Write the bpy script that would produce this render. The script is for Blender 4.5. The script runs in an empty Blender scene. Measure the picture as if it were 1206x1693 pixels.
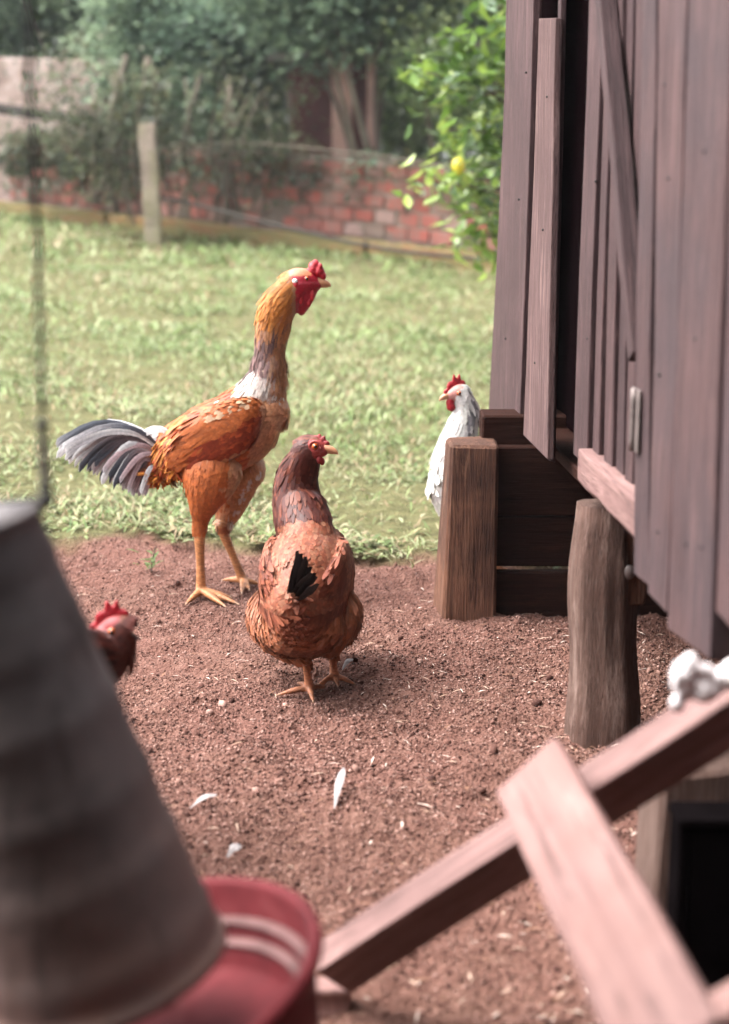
import bpy, bmesh, math, random
import numpy as np
from mathutils import Vector, Matrix

random.seed(7)
rng = np.random.default_rng(7)
R = math.radians
SC = bpy.context.scene
COL = SC.collection

# ------------------------------------------------------------------ camera
CAM_H, PITCH, FPX = 0.87, R(12.53), 2458.0
IW, IH = 1206.0, 1693.0
cam_d = bpy.data.cameras.new('camera')
cam_d.sensor_fit = 'VERTICAL'
cam_d.sensor_height = 36.0
cam_d.sensor_width = 36.0
cam_d.lens = FPX / IH * 36.0
cam_d.clip_start = 0.05
cam_d.clip_end = 500
cam_d.dof.use_dof = True
cam_d.dof.focus_distance = 2.72
cam_d.dof.aperture_fstop = 2.9
cam = bpy.data.objects.new('camera', cam_d)
cam.location = (0, 0, CAM_H)
cam.rotation_euler = (math.pi / 2 - PITCH, 0, 0)
COL.objects.link(cam)
SC.camera = cam

# ------------------------------------------------------------------ sky, sun, exposure
SUN_EL, SUN_AZ = R(58), R(-82)          # azimuth from +Y towards +X: the sun stands ahead on the left
w = bpy.data.worlds.new('World')
SC.world = w
w.use_nodes = True
nt = w.node_tree
bg = nt.nodes['Background']
sky = nt.nodes.new('ShaderNodeTexSky')
sky.sky_type = 'NISHITA'
sky.sun_disc = False
sky.sun_elevation = SUN_EL
sky.sun_rotation = SUN_AZ
sky.air_density = 1.0
sky.dust_density = 4.0
sky.ozone_density = 1.0
hs = nt.nodes.new('ShaderNodeHueSaturation')
hs.inputs['Saturation'].default_value = 0.22
nt.links.new(sky.outputs[0], hs.inputs['Color'])
nt.links.new(hs.outputs[0], bg.inputs['Color'])
bg.inputs['Strength'].default_value = 0.15
sun_d = bpy.data.lights.new('sun', 'SUN')
sun_d.energy = 1.0
sun_d.angle = R(50)
sun_d.color = (1.0, 0.96, 0.93)
sun = bpy.data.objects.new('sun', sun_d)
sv = Vector((math.sin(SUN_AZ) * math.cos(SUN_EL), math.cos(SUN_AZ) * math.cos(SUN_EL), math.sin(SUN_EL)))
sun.rotation_euler = sv.to_track_quat('Z', 'Y').to_euler()
sun.location = (0, 0, 10)
COL.objects.link(sun)
SC.view_settings.view_transform = 'Standard'
SC.view_settings.look = 'None'
SC.view_settings.gamma = 1.0
SC.view_settings.use_curve_mapping = False
SC.view_settings.exposure = 2.62
SC.cycles.use_denoising = True
SC.cycles.max_bounces = 6

# ------------------------------------------------------------------ geometry from the camera model
FW = np.array([0, math.cos(PITCH), -math.sin(PITCH)])
UP = np.array([0, math.sin(PITCH), math.cos(PITCH)])
RT = np.array([1.0, 0, 0])
CP = np.array([0, 0, CAM_H])

def ray(px, py):
    return FW + RT * ((px - IW / 2) / FPX) - UP * ((py - IH / 2) / FPX)

def at(px, py, Y):
    d = ray(px, py)
    return CP + d * (Y / d[1])

def atz(px, py, z):
    d = ray(px, py)
    return CP + d * ((z - CAM_H) / d[2])

def proj(P):
    v = np.asarray(P) - CP
    dz = v @ FW
    return np.stack([IW / 2 + FPX * (v @ RT) / dz, IH / 2 - FPX * (v @ UP) / dz], -1)

def sstep(a, b, x):
    t = np.clip((x - a) / (b - a), 0, 1)
    return t * t * (3 - 2 * t)

def gz(X, Y):
    """large shape of the ground"""
    X = np.asarray(X, float); Y = np.asarray(Y, float)
    Yc = np.minimum(Y, 22)
    return 0.0423 * np.maximum(0, Yc - 3.0) - 0.04 * np.clip(X, -8, 8) * sstep(3, 8, Y)

def ong(px, py):
    """where the pixel's ray meets the ground"""
    d = ray(px, py)
    t = (0.0 - CAM_H) / d[2] if d[2] < -1e-4 else 40.0
    lo, hi = 0.2, 60.0
    for _ in range(60):
        m = (lo + hi) / 2
        p = CP + d * m
        if p[2] > float(gz(p[0], p[1])): lo = m
        else: hi = m
    return CP + d * lo

def vnoise(x, y, seed=0):
    """value noise, vectorised"""
    xi = np.floor(x).astype(np.int64); yi = np.floor(y).astype(np.int64)
    xf = x - xi; yf = y - yi
    u = xf * xf * (3 - 2 * xf); v = yf * yf * (3 - 2 * yf)
    def h(a, b):
        n = (a * 374761393 + b * 668265263 + seed * 974711) & 0x7fffffff
        n = ((n ^ (n >> 13)) * 1274126177) & 0x7fffffff
        return ((n ^ (n >> 16)) & 0xffff) / 65535.0
    return (h(xi, yi) * (1 - u) + h(xi + 1, yi) * u) * (1 - v) + (h(xi, yi + 1) * (1 - u) + h(xi + 1, yi + 1) * u) * v

def fbm(x, y, oct=4, seed=0):
    s = 0; a = 0.5
    for o in range(oct):
        s = s + a * vnoise(x * 2 ** o, y * 2 ** o, seed + o * 17)
        a *= 0.5
    return s

# ------------------------------------------------------------------ object helpers
def link(o, parent=None):
    COL.objects.link(o)
    if parent is not None: o.parent = parent
    return o

def tag(o, label=None, cat=None, group=None, kind=None):
    if label: o['label'] = label
    if cat: o['category'] = cat
    if group: o['group'] = group
    if kind: o['kind'] = kind
    return o

def thing(name, loc, label, cat, group=None):
    o = bpy.data.objects.new(name, None)
    o.empty_display_size = 0.1
    o.location = Vector([float(c) for c in loc])
    link(o)
    return tag(o, label, cat, group)

def npmesh(name, V, F, colors=None, smooth=True):
    """V (n,3); F (m,k) one polygon size"""
    V = np.ascontiguousarray(V, np.float32); F = np.ascontiguousarray(F, np.int32)
    me = bpy.data.meshes.new(name)
    me.vertices.add(len(V)); me.vertices.foreach_set('co', V.ravel())
    m, k = F.shape
    me.loops.add(m * k); me.loops.foreach_set('vertex_index', F.ravel())
    me.polygons.add(m)
    me.polygons.foreach_set('loop_start', np.arange(0, m * k, k, dtype=np.int32))
    me.polygons.foreach_set('loop_total', np.full(m, k, np.int32))
    if smooth: me.polygons.foreach_set('use_smooth', np.ones(m, bool))
    me.update(calc_edges=True)
    if colors is not None:
        addcol(me, colors)
    return me

def addcol(me, colors):
    a = me.color_attributes.new('Col', 'FLOAT_COLOR', 'POINT')
    c = np.ones((len(colors), 4), np.float32); c[:, :3] = colors
    a.data.foreach_set('color', c.ravel())

def obj(name, me, mat, parent=None, origin=None):
    """mesh in world coordinates -> object; origin is subtracted (the parent's location)"""
    if origin is not None:
        me.transform(Matrix.Translation(-Vector([float(c) for c in origin])))
    o = bpy.data.objects.new(name, me)
    if mat is not None:
        me.materials.clear(); me.materials.append(mat)
    link(o, parent)
    return o

def bm_mesh(name, bm, smooth=False):
    me = bpy.data.meshes.new(name)
    bmesh.ops.recalc_face_normals(bm, faces=bm.faces)
    bm.to_mesh(me); bm.free()
    if smooth:
        me.polygons.foreach_set('use_smooth', np.ones(len(me.polygons), bool))
    return me

def own(me, loc):
    """move the mesh so that its object can stand at loc"""
    me.transform(Matrix.Translation(-Vector([float(c) for c in loc])))
    return me

def top(name, me, mat, loc, label, cat, group=None, kind=None):
    own(me, loc)
    o = bpy.data.objects.new(name, me)
    me.materials.append(mat)
    o.location = Vector([float(c) for c in loc])
    link(o)
    return tag(o, label, cat, group, kind)

# ------------------------------------------------------------------ materials
def lin(c):
    c = np.asarray(c, float) / 255.0
    return np.where(c <= 0.04045, c / 12.92, ((c + 0.055) / 1.055) ** 2.4)

def C(r, g, b, k=0.7):
    return tuple(float(v) for v in lin((r, g, b)) * k)

class NT:
    def __init__(s, name):
        s.m = bpy.data.materials.new(name); s.m.use_nodes = True
        s.t = s.m.node_tree; s.b = s.t.nodes['Principled BSDF']
    def n(s, typ, **kw):
        nd = s.t.nodes.new(typ)
        for k, v in kw.items():
            if k.startswith('i_'):
                nd.inputs[k[2:].replace('_', ' ')].default_value = v
            else: setattr(nd, k, v)
        return nd
    def l(s, a, b): s.t.links.new(a, b)
    def ramp(s, fac, stops):
        r = s.n('ShaderNodeValToRGB')
        el = r.color_ramp.elements
        while len(el) < len(stops): el.new(0.5)
        for e, (p, c) in zip(el, stops):
            e.position = p; e.color = (*c, 1) if len(c) == 3 else c
        s.l(fac, r.inputs[0])
        return r.outputs[0]
    def mix(s, fac, a, b, mode='MIX'):
        m = s.n('ShaderNodeMix', data_type='RGBA', blend_type=mode)
        for sock, v in ((m.inputs[0], fac), (m.inputs[6], a), (m.inputs[7], b)):
            if hasattr(v, 'is_output'): s.l(v, sock)
            elif isinstance(v, (int, float)): sock.default_value = v
            else: sock.default_value = (*v, 1)
        return m.outputs[2]
    def noise(s, scale, vec=None, detail=5, rough=0.6, dist=0.0):
        n = s.n('ShaderNodeTexNoise')
        n.inputs['Scale'].default_value = scale; n.inputs['Detail'].default_value = detail
        n.inputs['Roughness'].default_value = rough; n.inputs['Distortion'].default_value = dist
        if vec is not None: s.l(vec, n.inputs['Vector'])
        return n.outputs[0]
    def coord(s, kind='Object', scale=(1, 1, 1), rnd=False):
        tc = s.n('ShaderNodeTexCoord')
        mp = s.n('ShaderNodeMapping'); mp.inputs['Scale'].default_value = scale
        s.l(tc.outputs[kind], mp.inputs['Vector'])
        if rnd:
            oi = s.n('ShaderNodeObjectInfo')
            mm = s.n('ShaderNodeMath', operation='MULTIPLY'); mm.inputs[1].default_value = 37.0
            s.l(oi.outputs['Random'], mm.inputs[0])
            cb = s.n('ShaderNodeCombineXYZ')
            for i in range(3): s.l(mm.outputs[0], cb.inputs[i])
            s.l(cb.outputs[0], mp.inputs['Location'])
        return mp.outputs[0]
    def bump(s, h, strength=0.3, dist=0.01):
        b = s.n('ShaderNodeBump'); b.inputs['Strength'].default_value = strength; b.inputs['Distance'].default_value = dist
        s.l(h, b.inputs['Height']); s.l(b.outputs[0], s.b.inputs['Normal'])
        return b
    def base(s, c):
        if hasattr(c, 'is_output'): s.l(c, s.b.inputs['Base Color'])
        else: s.b.inputs['Base Color'].default_value = (*c, 1)
    def rough(s, v): s.b.inputs['Roughness'].default_value = v
    def spec(s, v): s.b.inputs['Specular IOR Level'].default_value = v

def m_attr(name, rough=0.6, spec=0.25, nscale=60, namt=0.35, trans=0.0, sheen=0.0, bump=0.0):
    """colour from the mesh's own colour attribute with a little mottling"""
    s = NT(name)
    a = s.n('ShaderNodeAttribute', attribute_name='Col')
    v = s.coord('Object')
    n = s.noise(nscale, v, 3)
    m = s.ramp(n, [(0.25, (1 - namt,) * 3), (0.75, (1 + namt * 0.6,) * 3)])
    c = s.mix(1.0, a.outputs['Color'], m, 'MULTIPLY')
    s.base(c); s.rough(rough); s.spec(spec)
    if sheen:
        s.b.inputs['Sheen Weight'].default_value = sheen
        s.b.inputs['Sheen Roughness'].default_value = 0.5
    if bump: s.bump(n, bump, 0.002)
    if trans:
        tr = s.n('ShaderNodeBsdfTranslucent'); s.l(c, tr.inputs['Color'])
        mx = s.n('ShaderNodeMixShader'); mx.inputs[0].default_value = trans
        out = s.t.nodes['Material Output']
        s.l(s.b.outputs[0], mx.inputs[1]); s.l(tr.outputs[0], mx.inputs[2]); s.l(mx.outputs[0], out.inputs['Surface'])
    return s.m

def m_wood(name, c1, c2, c3, axis='Z', fine=1.0, rough=0.75, stain=None, bstr=0.35, dist=0.6):
    s = NT(name)
    st = {'X': (1.6, 34, 34), 'Y': (34, 1.6, 34), 'Z': (34, 34, 1.6)}[axis]
    v = s.coord('Object', tuple(a * fine for a in st), rnd=True)
    v2 = s.coord('Object', (2.5, 2.5, 2.5), rnd=True)
    n1 = s.noise(3.2, v, 8, 0.68, dist)
    n2 = s.noise(1.6, v2, 4)
    n3 = s.noise(11, v, 4, 0.7)
    col = s.ramp(n1, [(0.28, c1), (0.5, c2), (0.74, c3)])
    col = s.mix(s.ramp(n2, [(0.42, (0, 0, 0)), (0.62, (0.8, 0.8, 0.8))]), col, stain or tuple(x * 0.72 for x in c2))
    dk = s.ramp(n3, [(0.33, (0.35, 0.35, 0.35)), (0.46, (1, 1, 1))])
    col = s.mix(0.8, col, dk, 'MULTIPLY')
    n5 = s.noise(4.0, s.coord('Object', tuple(max(1.0, a * 0.25) for a in st), rnd=True), 6, 0.75)
    col = s.mix(s.ramp(n5, [(0.56, (0, 0, 0)), (0.72, (0.55,) * 3)]), col, tuple(min(1, x * 1.5) for x in c3))
    col = s.mix(s.ramp(n5, [(0.30, (0.75,) * 3), (0.40, (0, 0, 0))]), col, tuple(x * 0.4 for x in c1))
    oi = s.n('ShaderNodeObjectInfo')
    col = s.mix(1.0, col, s.ramp(oi.outputs['Random'], [(0, (0.78, 0.78, 0.8)), (1, (1.15, 1.12, 1.1))]), 'MULTIPLY')
    s.base(col); s.rough(rough); s.spec(0.2)
    hm = s.mix(0.5, n1, n3)
    s.bump(hm, bstr * 1.3, 0.006)
    return s.m

def m_plain(name, c, rough=0.5, spec=0.4, nscale=20, namt=0.25, metal=0.0, bump=0.0):
    s = NT(name)
    n = s.noise(nscale, s.coord('Object', rnd=True), 5)
    s.base(s.ramp(n, [(0.3, tuple(x * (1 - namt) for x in c)), (0.7, tuple(min(1, x * (1 + namt)) for x in c))]))
    s.rough(rough); s.spec(spec); s.b.inputs['Metallic'].default_value = metal
    if bump: s.bump(n, bump, 0.004)
    return s.m

M = {}
def build_materials():
    # soil, with lawn thatch where the mesh says grass grows
    s = NT('soil')
    v = s.coord('Object')
    n1 = s.noise(3.0, v, 6, 0.6); n2 = s.noise(55, v, 6, 0.7); n3 = s.noise(190, v, 4, 0.7)
    col = s.ramp(n2, [(0.28, C(90, 62, 54)), (0.5, C(128, 93, 81)), (0.72, C(162, 126, 112))])
    col = s.mix(s.ramp(n1, [(0.4, (0, 0, 0)), (0.62, (0.6,) * 3)]), col, C(136, 96, 86))
    col = s.mix(s.ramp(n3, [(0.3, (0.45,) * 3), (0.5, (0, 0, 0))]), col, C(78, 46, 40))
    a = s.n('ShaderNodeAttribute', attribute_name='Col')
    gcol = s.ramp(s.noise(26, v, 5), [(0.3, C(84, 86, 56)), (0.6, C(122, 122, 82)), (0.8, C(146, 124, 100))])
    col = s.mix(a.outputs['Fac'], col, gcol)
    s.base(col); s.rough(0.95); s.spec(0.1)
    vo = s.n('ShaderNodeTexVoronoi'); vo.inputs['Scale'].default_value = 150; s.l(v, vo.inputs['Vector'])
    s.bump(s.mix(0.35, s.mix(0.5, n2, n3), vo.outputs['Distance']), 1.0, 0.02)
    M['soil'] = s.m
    M['clod'] = m_attr('soil_clod', 0.95, 0.1, 120, 0.4)
    M['grass'] = m_attr('grass', 0.55, 0.3, 30, 0.25, trans=0.25)
    M['leaf'] = m_attr('leaf', 0.45, 0.4, 20, 0.3, trans=0.48)
    M['glossleaf'] = m_attr('gloss_leaf', 0.28, 0.6, 20, 0.2, trans=0.3)
    M['feather'] = m_attr('feather', 0.55, 0.28, 160, 0.3, trans=0.05)
    M['skin'] = m_attr('bird_skin', 0.5, 0.4, 260, 0.3, bump=0.5)
    M['comb'] = m_plain('comb_skin', C(176, 24, 38), 0.45, 0.4, 180, 0.35, bump=0.6)
    M['paleskin'] = m_plain('face_skin', C(168, 70, 62), 0.5, 0.35, 200, 0.3, bump=0.5)
    M['dullcomb'] = m_plain('dull_comb_skin', C(146, 46, 46), 0.5, 0.35, 180, 0.35, bump=0.6)
    M['beak'] = m_plain('beak_horn', C(196, 140, 104), 0.35, 0.5, 90, 0.25)
    M['iris'] = m_plain('iris', C(190, 92, 30), 0.1, 0.6, 90, 0.2)
    M['pupil'] = m_plain('pupil', (0.004, 0.003, 0.003), 0.05, 0.7, 9, 0.1)
    # shed timber
    M['board'] = m_wood('mauve_board', C(50, 35, 35), C(80, 59, 60), C(112, 87, 85), 'Z', bstr=0.6)
    M['boardx'] = m_wood('mauve_brace', C(50, 35, 35), C(80, 59, 60), C(112, 87, 85), 'X', bstr=0.6)
    M['roughboard'] = m_wood('rough_board', C(70, 50, 50), C(116, 90, 88), C(156, 130, 124), 'Z', 1.2, 0.85, bstr=1.0)
    M['doorboard'] = m_wood('door_board', C(62, 44, 44), C(90, 68, 68), C(116, 91, 88), 'Z', 0.8, stain=C(76, 63, 66), bstr=0.6)
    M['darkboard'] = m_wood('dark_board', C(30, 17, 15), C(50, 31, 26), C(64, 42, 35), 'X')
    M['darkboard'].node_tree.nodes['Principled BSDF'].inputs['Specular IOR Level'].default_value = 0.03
    M['postwood'] = m_wood('post_wood', C(60, 38, 30), C(122, 84, 66), C(166, 124, 100), 'Z', 0.7, 0.85, stain=C(62, 42, 36), bstr=1.2, dist=2.6)
    M['logwood'] = m_wood('log_wood', C(78, 56, 48), C(140, 112, 100), C(188, 162, 150), 'Z', 1.5, 0.9, stain=C(106, 78, 68), bstr=1.2, dist=1.8)
    M['railwood'] = m_wood('rail_wood', C(100, 74, 70), C(146, 113, 108), C(172, 140, 133), 'X', 0.8, 0.7)
    M['plankwood'] = m_wood('plank_wood', C(128, 98, 94), C(146, 114, 109), C(160, 128, 122), 'X', 0.4, 0.7, stain=C(134, 99, 92), bstr=0.3)
    M['darkrail'] = m_wood('dark_rail_wood', C(96, 66, 62), C(168, 130, 124), C(190, 156, 148), 'X', 0.8, 0.75)
    M['lining'] = m_wood('lining', C(10, 5, 6), C(15, 7, 9), C(18, 10, 10), 'Z')  # near-black tone that paints the shade inside the shed
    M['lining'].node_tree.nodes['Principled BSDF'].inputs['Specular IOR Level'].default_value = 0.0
    M['metal'] = m_plain('worn_steel', C(128, 116, 112), 0.6, 0.4, 60, 0.4, 0.5)
    # feeder
    s = NT('feeder_drum')
    v = s.coord('Object')
    n1 = s.noise(9, v, 6, 0.65); n2 = s.noise(45, v, 5)
    sp = s.n('ShaderNodeSeparateXYZ'); s.l(v, sp.inputs[0])
    mr = s.n('ShaderNodeMapRange'); mr.inputs['From Min'].default_value = 0.24; mr.inputs['From Max'].default_value = -0.02
    s.l(sp.outputs['Z'], mr.inputs['Value'])
    c = s.ramp(n1, [(0.3, C(82, 77, 78)), (0.55, C(116, 109, 109)), (0.8, C(154, 144, 140))])
    mm = s.n('ShaderNodeMath', operation='MULTIPLY'); s.l(mr.outputs[0], mm.inputs[0]); s.l(s.ramp(n1, [(0.3, (0.2,) * 3), (0.65, (1,) * 3)]), mm.inputs[1])
    c = s.mix(mm.outputs[0], c, C(130, 98, 86))
    c = s.mix(s.ramp(s.noise(30, s.coord('Object', (1, 1, 0.15)), 5), [(0.32, (0.6,) * 3), (0.47, (0, 0, 0))]), c, C(50, 44, 43))
    s.base(c); s.rough(0.6); s.spec(0.3); s.bump(n2, 0.25, 0.004)
    M['drum'] = s.m
    s = NT('red_plastic')
    v = s.coord('Object')
    n1 = s.noise(14, v, 6, 0.65); n2 = s.noise(60, v, 4)
    c = s.ramp(n1, [(0.3, C(84, 16, 22)), (0.55, C(106, 30, 36)), (0.78, C(124, 64, 64))])
    s.base(c); s.rough(0.75); s.spec(0.2); s.bump(n2, 0.15, 0.003)
    M['redplastic'] = s.m
    M['greyring'] = m_plain('dusty_ring', C(126, 94, 92), 0.8, 0.2, 40, 0.3)  # paler grey tone of the two pan rings
    M['rope'] = m_plain('grey_rope', C(110, 104, 100), 0.8, 0.2, 150, 0.4)
    M['wire'] = m_plain('dark_wire', C(34, 29, 28), 0.6, 0.3, 150, 0.4)
    M['rag'] = m_plain('white_rag', C(240, 232, 232, 0.9), 0.9, 0.1, 90, 0.08, bump=0.4)
    M['blackbox'] = m_plain('black_plastic', C(14, 11, 12), 0.95, 0.0, 30, 0.3)
    # wall
    s = NT('old_brick')
    v = s.coord('Object', (1, 1, 1), rnd=True)
    oi = s.n('ShaderNodeObjectInfo')
    n1 = s.noise(9, v, 6, 0.65); n2 = s.noise(40, v, 5, 0.7)
    c = s.ramp(oi.outputs['Random'], [(0.0, C(156, 84, 74)), (0.35, C(174, 98, 86)), (0.62, C(164, 106, 96)), (0.85, C(142, 110, 100)), (1.0, C(172, 142, 133))])
    ge = s.n('ShaderNodeNewGeometry'); n4 = s.noise(2.6, ge.outputs['Position'], 5, 0.65)
    c = s.mix(s.ramp(n1, [(0.40, (0, 0, 0)), (0.64, (0.75,) * 3)]), c, C(140, 116, 106))
    c = s.mix(s.ramp(n4, [(0.52, (0, 0, 0)), (0.64, (0.85,) * 3)]), c, C(134, 118, 106))
    s.base(c); s.rough(0.95); s.spec(0.1); s.bump(n2, 0.6, 0.01)
    M['brick'] = s.m
    s = NT('mossy_mortar')
    v = s.coord('Object')
    n1 = s.noise(2.2, v, 6, 0.65); n2 = s.noise(30, v, 5, 0.7)
    c = s.ramp(n1, [(0.3, C(78, 72, 60)), (0.5, C(128, 112, 100)), (0.7, C(150, 136, 122))])
    s.base(c); s.rough(0.95); s.spec(0.1); s.bump(n2, 0.6, 0.02)
    M['mortar'] = s.m
    s = NT('mossy_timber')
    v = s.coord('Object', (1.2, 6, 6))
    n1 = s.noise(2.0, v, 6, 0.65)
    c = s.ramp(n1, [(0.3, C(92, 86, 58)), (0.5, C(124, 114, 76)), (0.62, C(140, 100, 70)), (0.78, C(92, 94, 64))])
    s.base(c); s.rough(0.95); s.spec(0.1); s.bump(n1, 0.5, 0.02)
    M['mosswood'] = s.m
    s = NT('stained_plaster')
    v = s.coord('Object')
    n1 = s.noise(3.2, v, 6, 0.7); n2 = s.noise(30, v, 4)
    c = s.ramp(n1, [(0.3, C(108, 90, 82)), (0.5, C(168, 144, 134)), (0.66, C(212, 192, 184))])
    s.base(c); s.rough(0.95); s.bump(n2, 0.4, 0.02)
    M['plaster'] = s.m
    M['maroon'] = m_plain('maroon_wall', C(96, 58, 54), 0.9, 0.1, 4, 0.3)
    M['pinkpost'] = m_wood('pink_post', C(140, 108, 96), C(178, 142, 128), C(196, 164, 150), 'Z', 0.5)
    M['greypost'] = m_wood('grey_post', C(108, 96, 84), C(148, 134, 120), C(170, 156, 142), 'Z', 0.6, stain=C(126, 124, 92))
    M['bark'] = m_wood('bark', C(70, 62, 52), C(110, 100, 86), C(140, 130, 112), 'Z', 0.6, 0.9, bstr=0.8)
    M['lemon'] = m_plain('lemon_skin', C(222, 200, 60), 0.4, 0.4, 60, 0.12, bump=0.3)
    M['white'] = m_plain('feather_white', C(232, 228, 226, 0.85), 0.6, 0.2, 80, 0.08)
    M['roofsheet'] = m_plain('roof_sheet', C(120, 112, 106), 0.7, 0.3, 6, 0.3)
    M['darkpole'] = m_wood('dark_pole', C(40, 36, 32), C(62, 56, 50), C(80, 74, 66), 'X', 0.6)  # dark tone of the painted shadow line and the cable
build_materials()

# ------------------------------------------------------------------ shapes
def boxpts(corners8, name, bevel=0.002, jit=0.0):
    """8 corners: bottom loop 0-3, top loop 4-7"""
    bm = bmesh.new()
    vs = [bm.verts.new(Vector([float(q) for q in c]) + Vector([random.uniform(-jit, jit) for _ in range(3)])) for c in corners8]
    for f in ((0, 3, 2, 1), (4, 5, 6, 7), (0, 1, 5, 4), (1, 2, 6, 5), (2, 3, 7, 6), (3, 0, 4, 7)):
        bm.faces.new([vs[i] for i in f])
    bmesh.ops.recalc_face_normals(bm, faces=bm.faces)
    if bevel: bmesh.ops.bevel(bm, geom=bm.edges[:], offset=bevel, segments=1, profile=0.6, affect='EDGES')
    return bm_mesh(name, bm)

def box(x0, x1, y0, y1, z0, z1, name='box', bevel=0.002, jit=0.0):
    return boxpts([(x0, y0, z0), (x1, y0, z0), (x1, y1, z0), (x0, y1, z0), (x0, y0, z1), (x1, y0, z1), (x1, y1, z1), (x0, y1, z1)], name, bevel, jit)

def beam(name, p0, p1, wid, thk, mat, parent=None, upv=(0, 0, 1), bevel=0.003, wid1=None, nx=8, jit=0.0015):
    """a sawn bar with its length along local X; slightly uneven"""
    p0 = Vector([float(c) for c in p0]); p1 = Vector([float(c) for c in p1])
    L = (p1 - p0).length; X = (p1 - p0).normalized()
    Z = Vector(upv); Z = (Z - X * Z.dot(X)).normalized(); Y = Z.cross(X)
    wid1 = wid1 or wid
    bm = bmesh.new(); rings = []
    for i in range(nx + 1):
        t = i / nx; wv = wid + (wid1 - wid) * t
        dy = random.uniform(-jit, jit); dz = random.uniform(-jit, jit)
        rings.append([bm.verts.new((t * L, a * wv / 2 + dy, b * thk / 2 + dz)) for a, b in ((-1, -1), (1, -1), (1, 1), (-1, 1))])
    for i in range(nx):
        for k in range(4):
            bm.faces.new((rings[i][k], rings[i][(k + 1) % 4], rings[i + 1][(k + 1) % 4], rings[i + 1][k]))
    bm.faces.new(rings[0][::-1]); bm.faces.new(rings[-1])
    bmesh.ops.recalc_face_normals(bm, faces=bm.faces)
    sharp = [e for e in bm.edges if len(e.link_faces) == 2 and e.calc_face_angle() > 0.9]
    if bevel: bmesh.ops.bevel(bm, geom=sharp, offset=bevel, segments=2, profile=0.6, affect='EDGES')
    me = bm_mesh(name, bm)
    me.materials.append(mat)
    o = bpy.data.objects.new(name, me)
    mw = Matrix((X, Y, Z)).transposed().to_4x4(); mw.translation = p0
    link(o, parent)
    o.matrix_basis = (Matrix.Translation(-parent.location) @ mw) if parent is not None else mw
    return o

def catmull(P, n):
    P = np.asarray(P, float)
    k = len(P)
    Q = np.vstack([2 * P[0] - P[1], P, 2 * P[-1] - P[-2]])
    out = []
    for s in np.linspace(0, k - 1 - 1e-9, n):
        i = int(s); t = s - i
        a, b, c, d = Q[i], Q[i + 1], Q[i + 2], Q[i + 3]
        out.append(0.5 * ((2 * b) + (-a + c) * t + (2 * a - 5 * b + 4 * c - d) * t ** 2 + (-a + 3 * b - 3 * c + d) * t ** 3))
    return np.array(out)

def frames(P, hint):
    T = np.gradient(P, axis=0); T /= np.linalg.norm(T, axis=1)[:, None] + 1e-12
    H = np.broadcast_to(np.asarray(hint, float), P.shape)
    S = H - T * np.sum(H * T, 1)[:, None]
    S /= np.linalg.norm(S, axis=1)[:, None] + 1e-12
    return T, S, np.cross(T, S)

def tube(P, rw, rh=None, hint=(0.0, 1.0, 0.02), seg=16):
    """closed loft; returns V, quads, tris"""
    P = np.asarray(P, float); n = len(P)
    rw = np.broadcast_to(np.asarray(rw, float), (n,)); rh = rw if rh is None else np.broadcast_to(np.asarray(rh, float), (n,))
    T, S, N = frames(P, hint)
    a = np.linspace(0, 2 * math.pi, seg, endpoint=False)
    V = P[:, None, :] + S[:, None, :] * (np.cos(a)[None, :, None] * rw[:, None, None]) + N[:, None, :] * (np.sin(a)[None, :, None] * rh[:, None, None])
    V = V.reshape(-1, 3)
    F = []
    for i in range(n - 1):
        for j in range(seg):
            F.append((i * seg + j, i * seg + (j + 1) % seg, (i + 1) * seg + (j + 1) % seg, (i + 1) * seg + j))
    c0, c1 = len(V), len(V) + 1
    V = np.vstack([V, P[0], P[-1]])
    for j in range(seg):
        F.append((c0, (j + 1) % seg, j))
        F.append((c1, (n - 1) * seg + j, (n - 1) * seg + (j + 1) % seg))
    return V, F

def tube_mesh(name, P, rw, rh=None, hint=(0.0, 1.0, 0.02), seg=12):
    V, F = tube(P, rw, rh, hint, seg)
    me = bpy.data.meshes.new(name); me.from_pydata([tuple(v) for v in V], [], F); me.update()
    me.polygons.foreach_set('use_smooth', np.ones(len(me.polygons), bool))
    return me

def remesh(parts, voxel, smooth=4, name='body'):
    """voxel union of closed meshes (V, F) -> one continuous mesh"""
    V = []; F = []; o = 0
    for v, f in parts:
        V.extend(tuple(map(float, q)) for q in v); F.extend(tuple(i + o for i in q) for q in f); o += len(v)
    me = bpy.data.meshes.new('tmp'); me.from_pydata(V, [], F); me.update()
    bm = bmesh.new(); bm.from_mesh(me); bmesh.ops.recalc_face_normals(bm, faces=bm.faces); bm.to_mesh(me); bm.free()
    ob = bpy.data.objects.new('tmp', me); COL.objects.link(ob)
    m = ob.modifiers.new('r', 'REMESH'); m.mode = 'VOXEL'; m.voxel_size = voxel; m.use_smooth_shade = True
    if smooth:
        m2 = ob.modifiers.new('s', 'SMOOTH'); m2.iterations = smooth; m2.factor = 0.5
    dg = bpy.context.evaluated_depsgraph_get(); dg.update()
    out = bpy.data.meshes.new_from_object(ob.evaluated_get(dg))
    bpy.data.objects.remove(ob); bpy.data.meshes.remove(me)
    out.name = name
    out.polygons.foreach_set('use_smooth', np.ones(len(out.polygons), bool))
    return out

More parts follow.
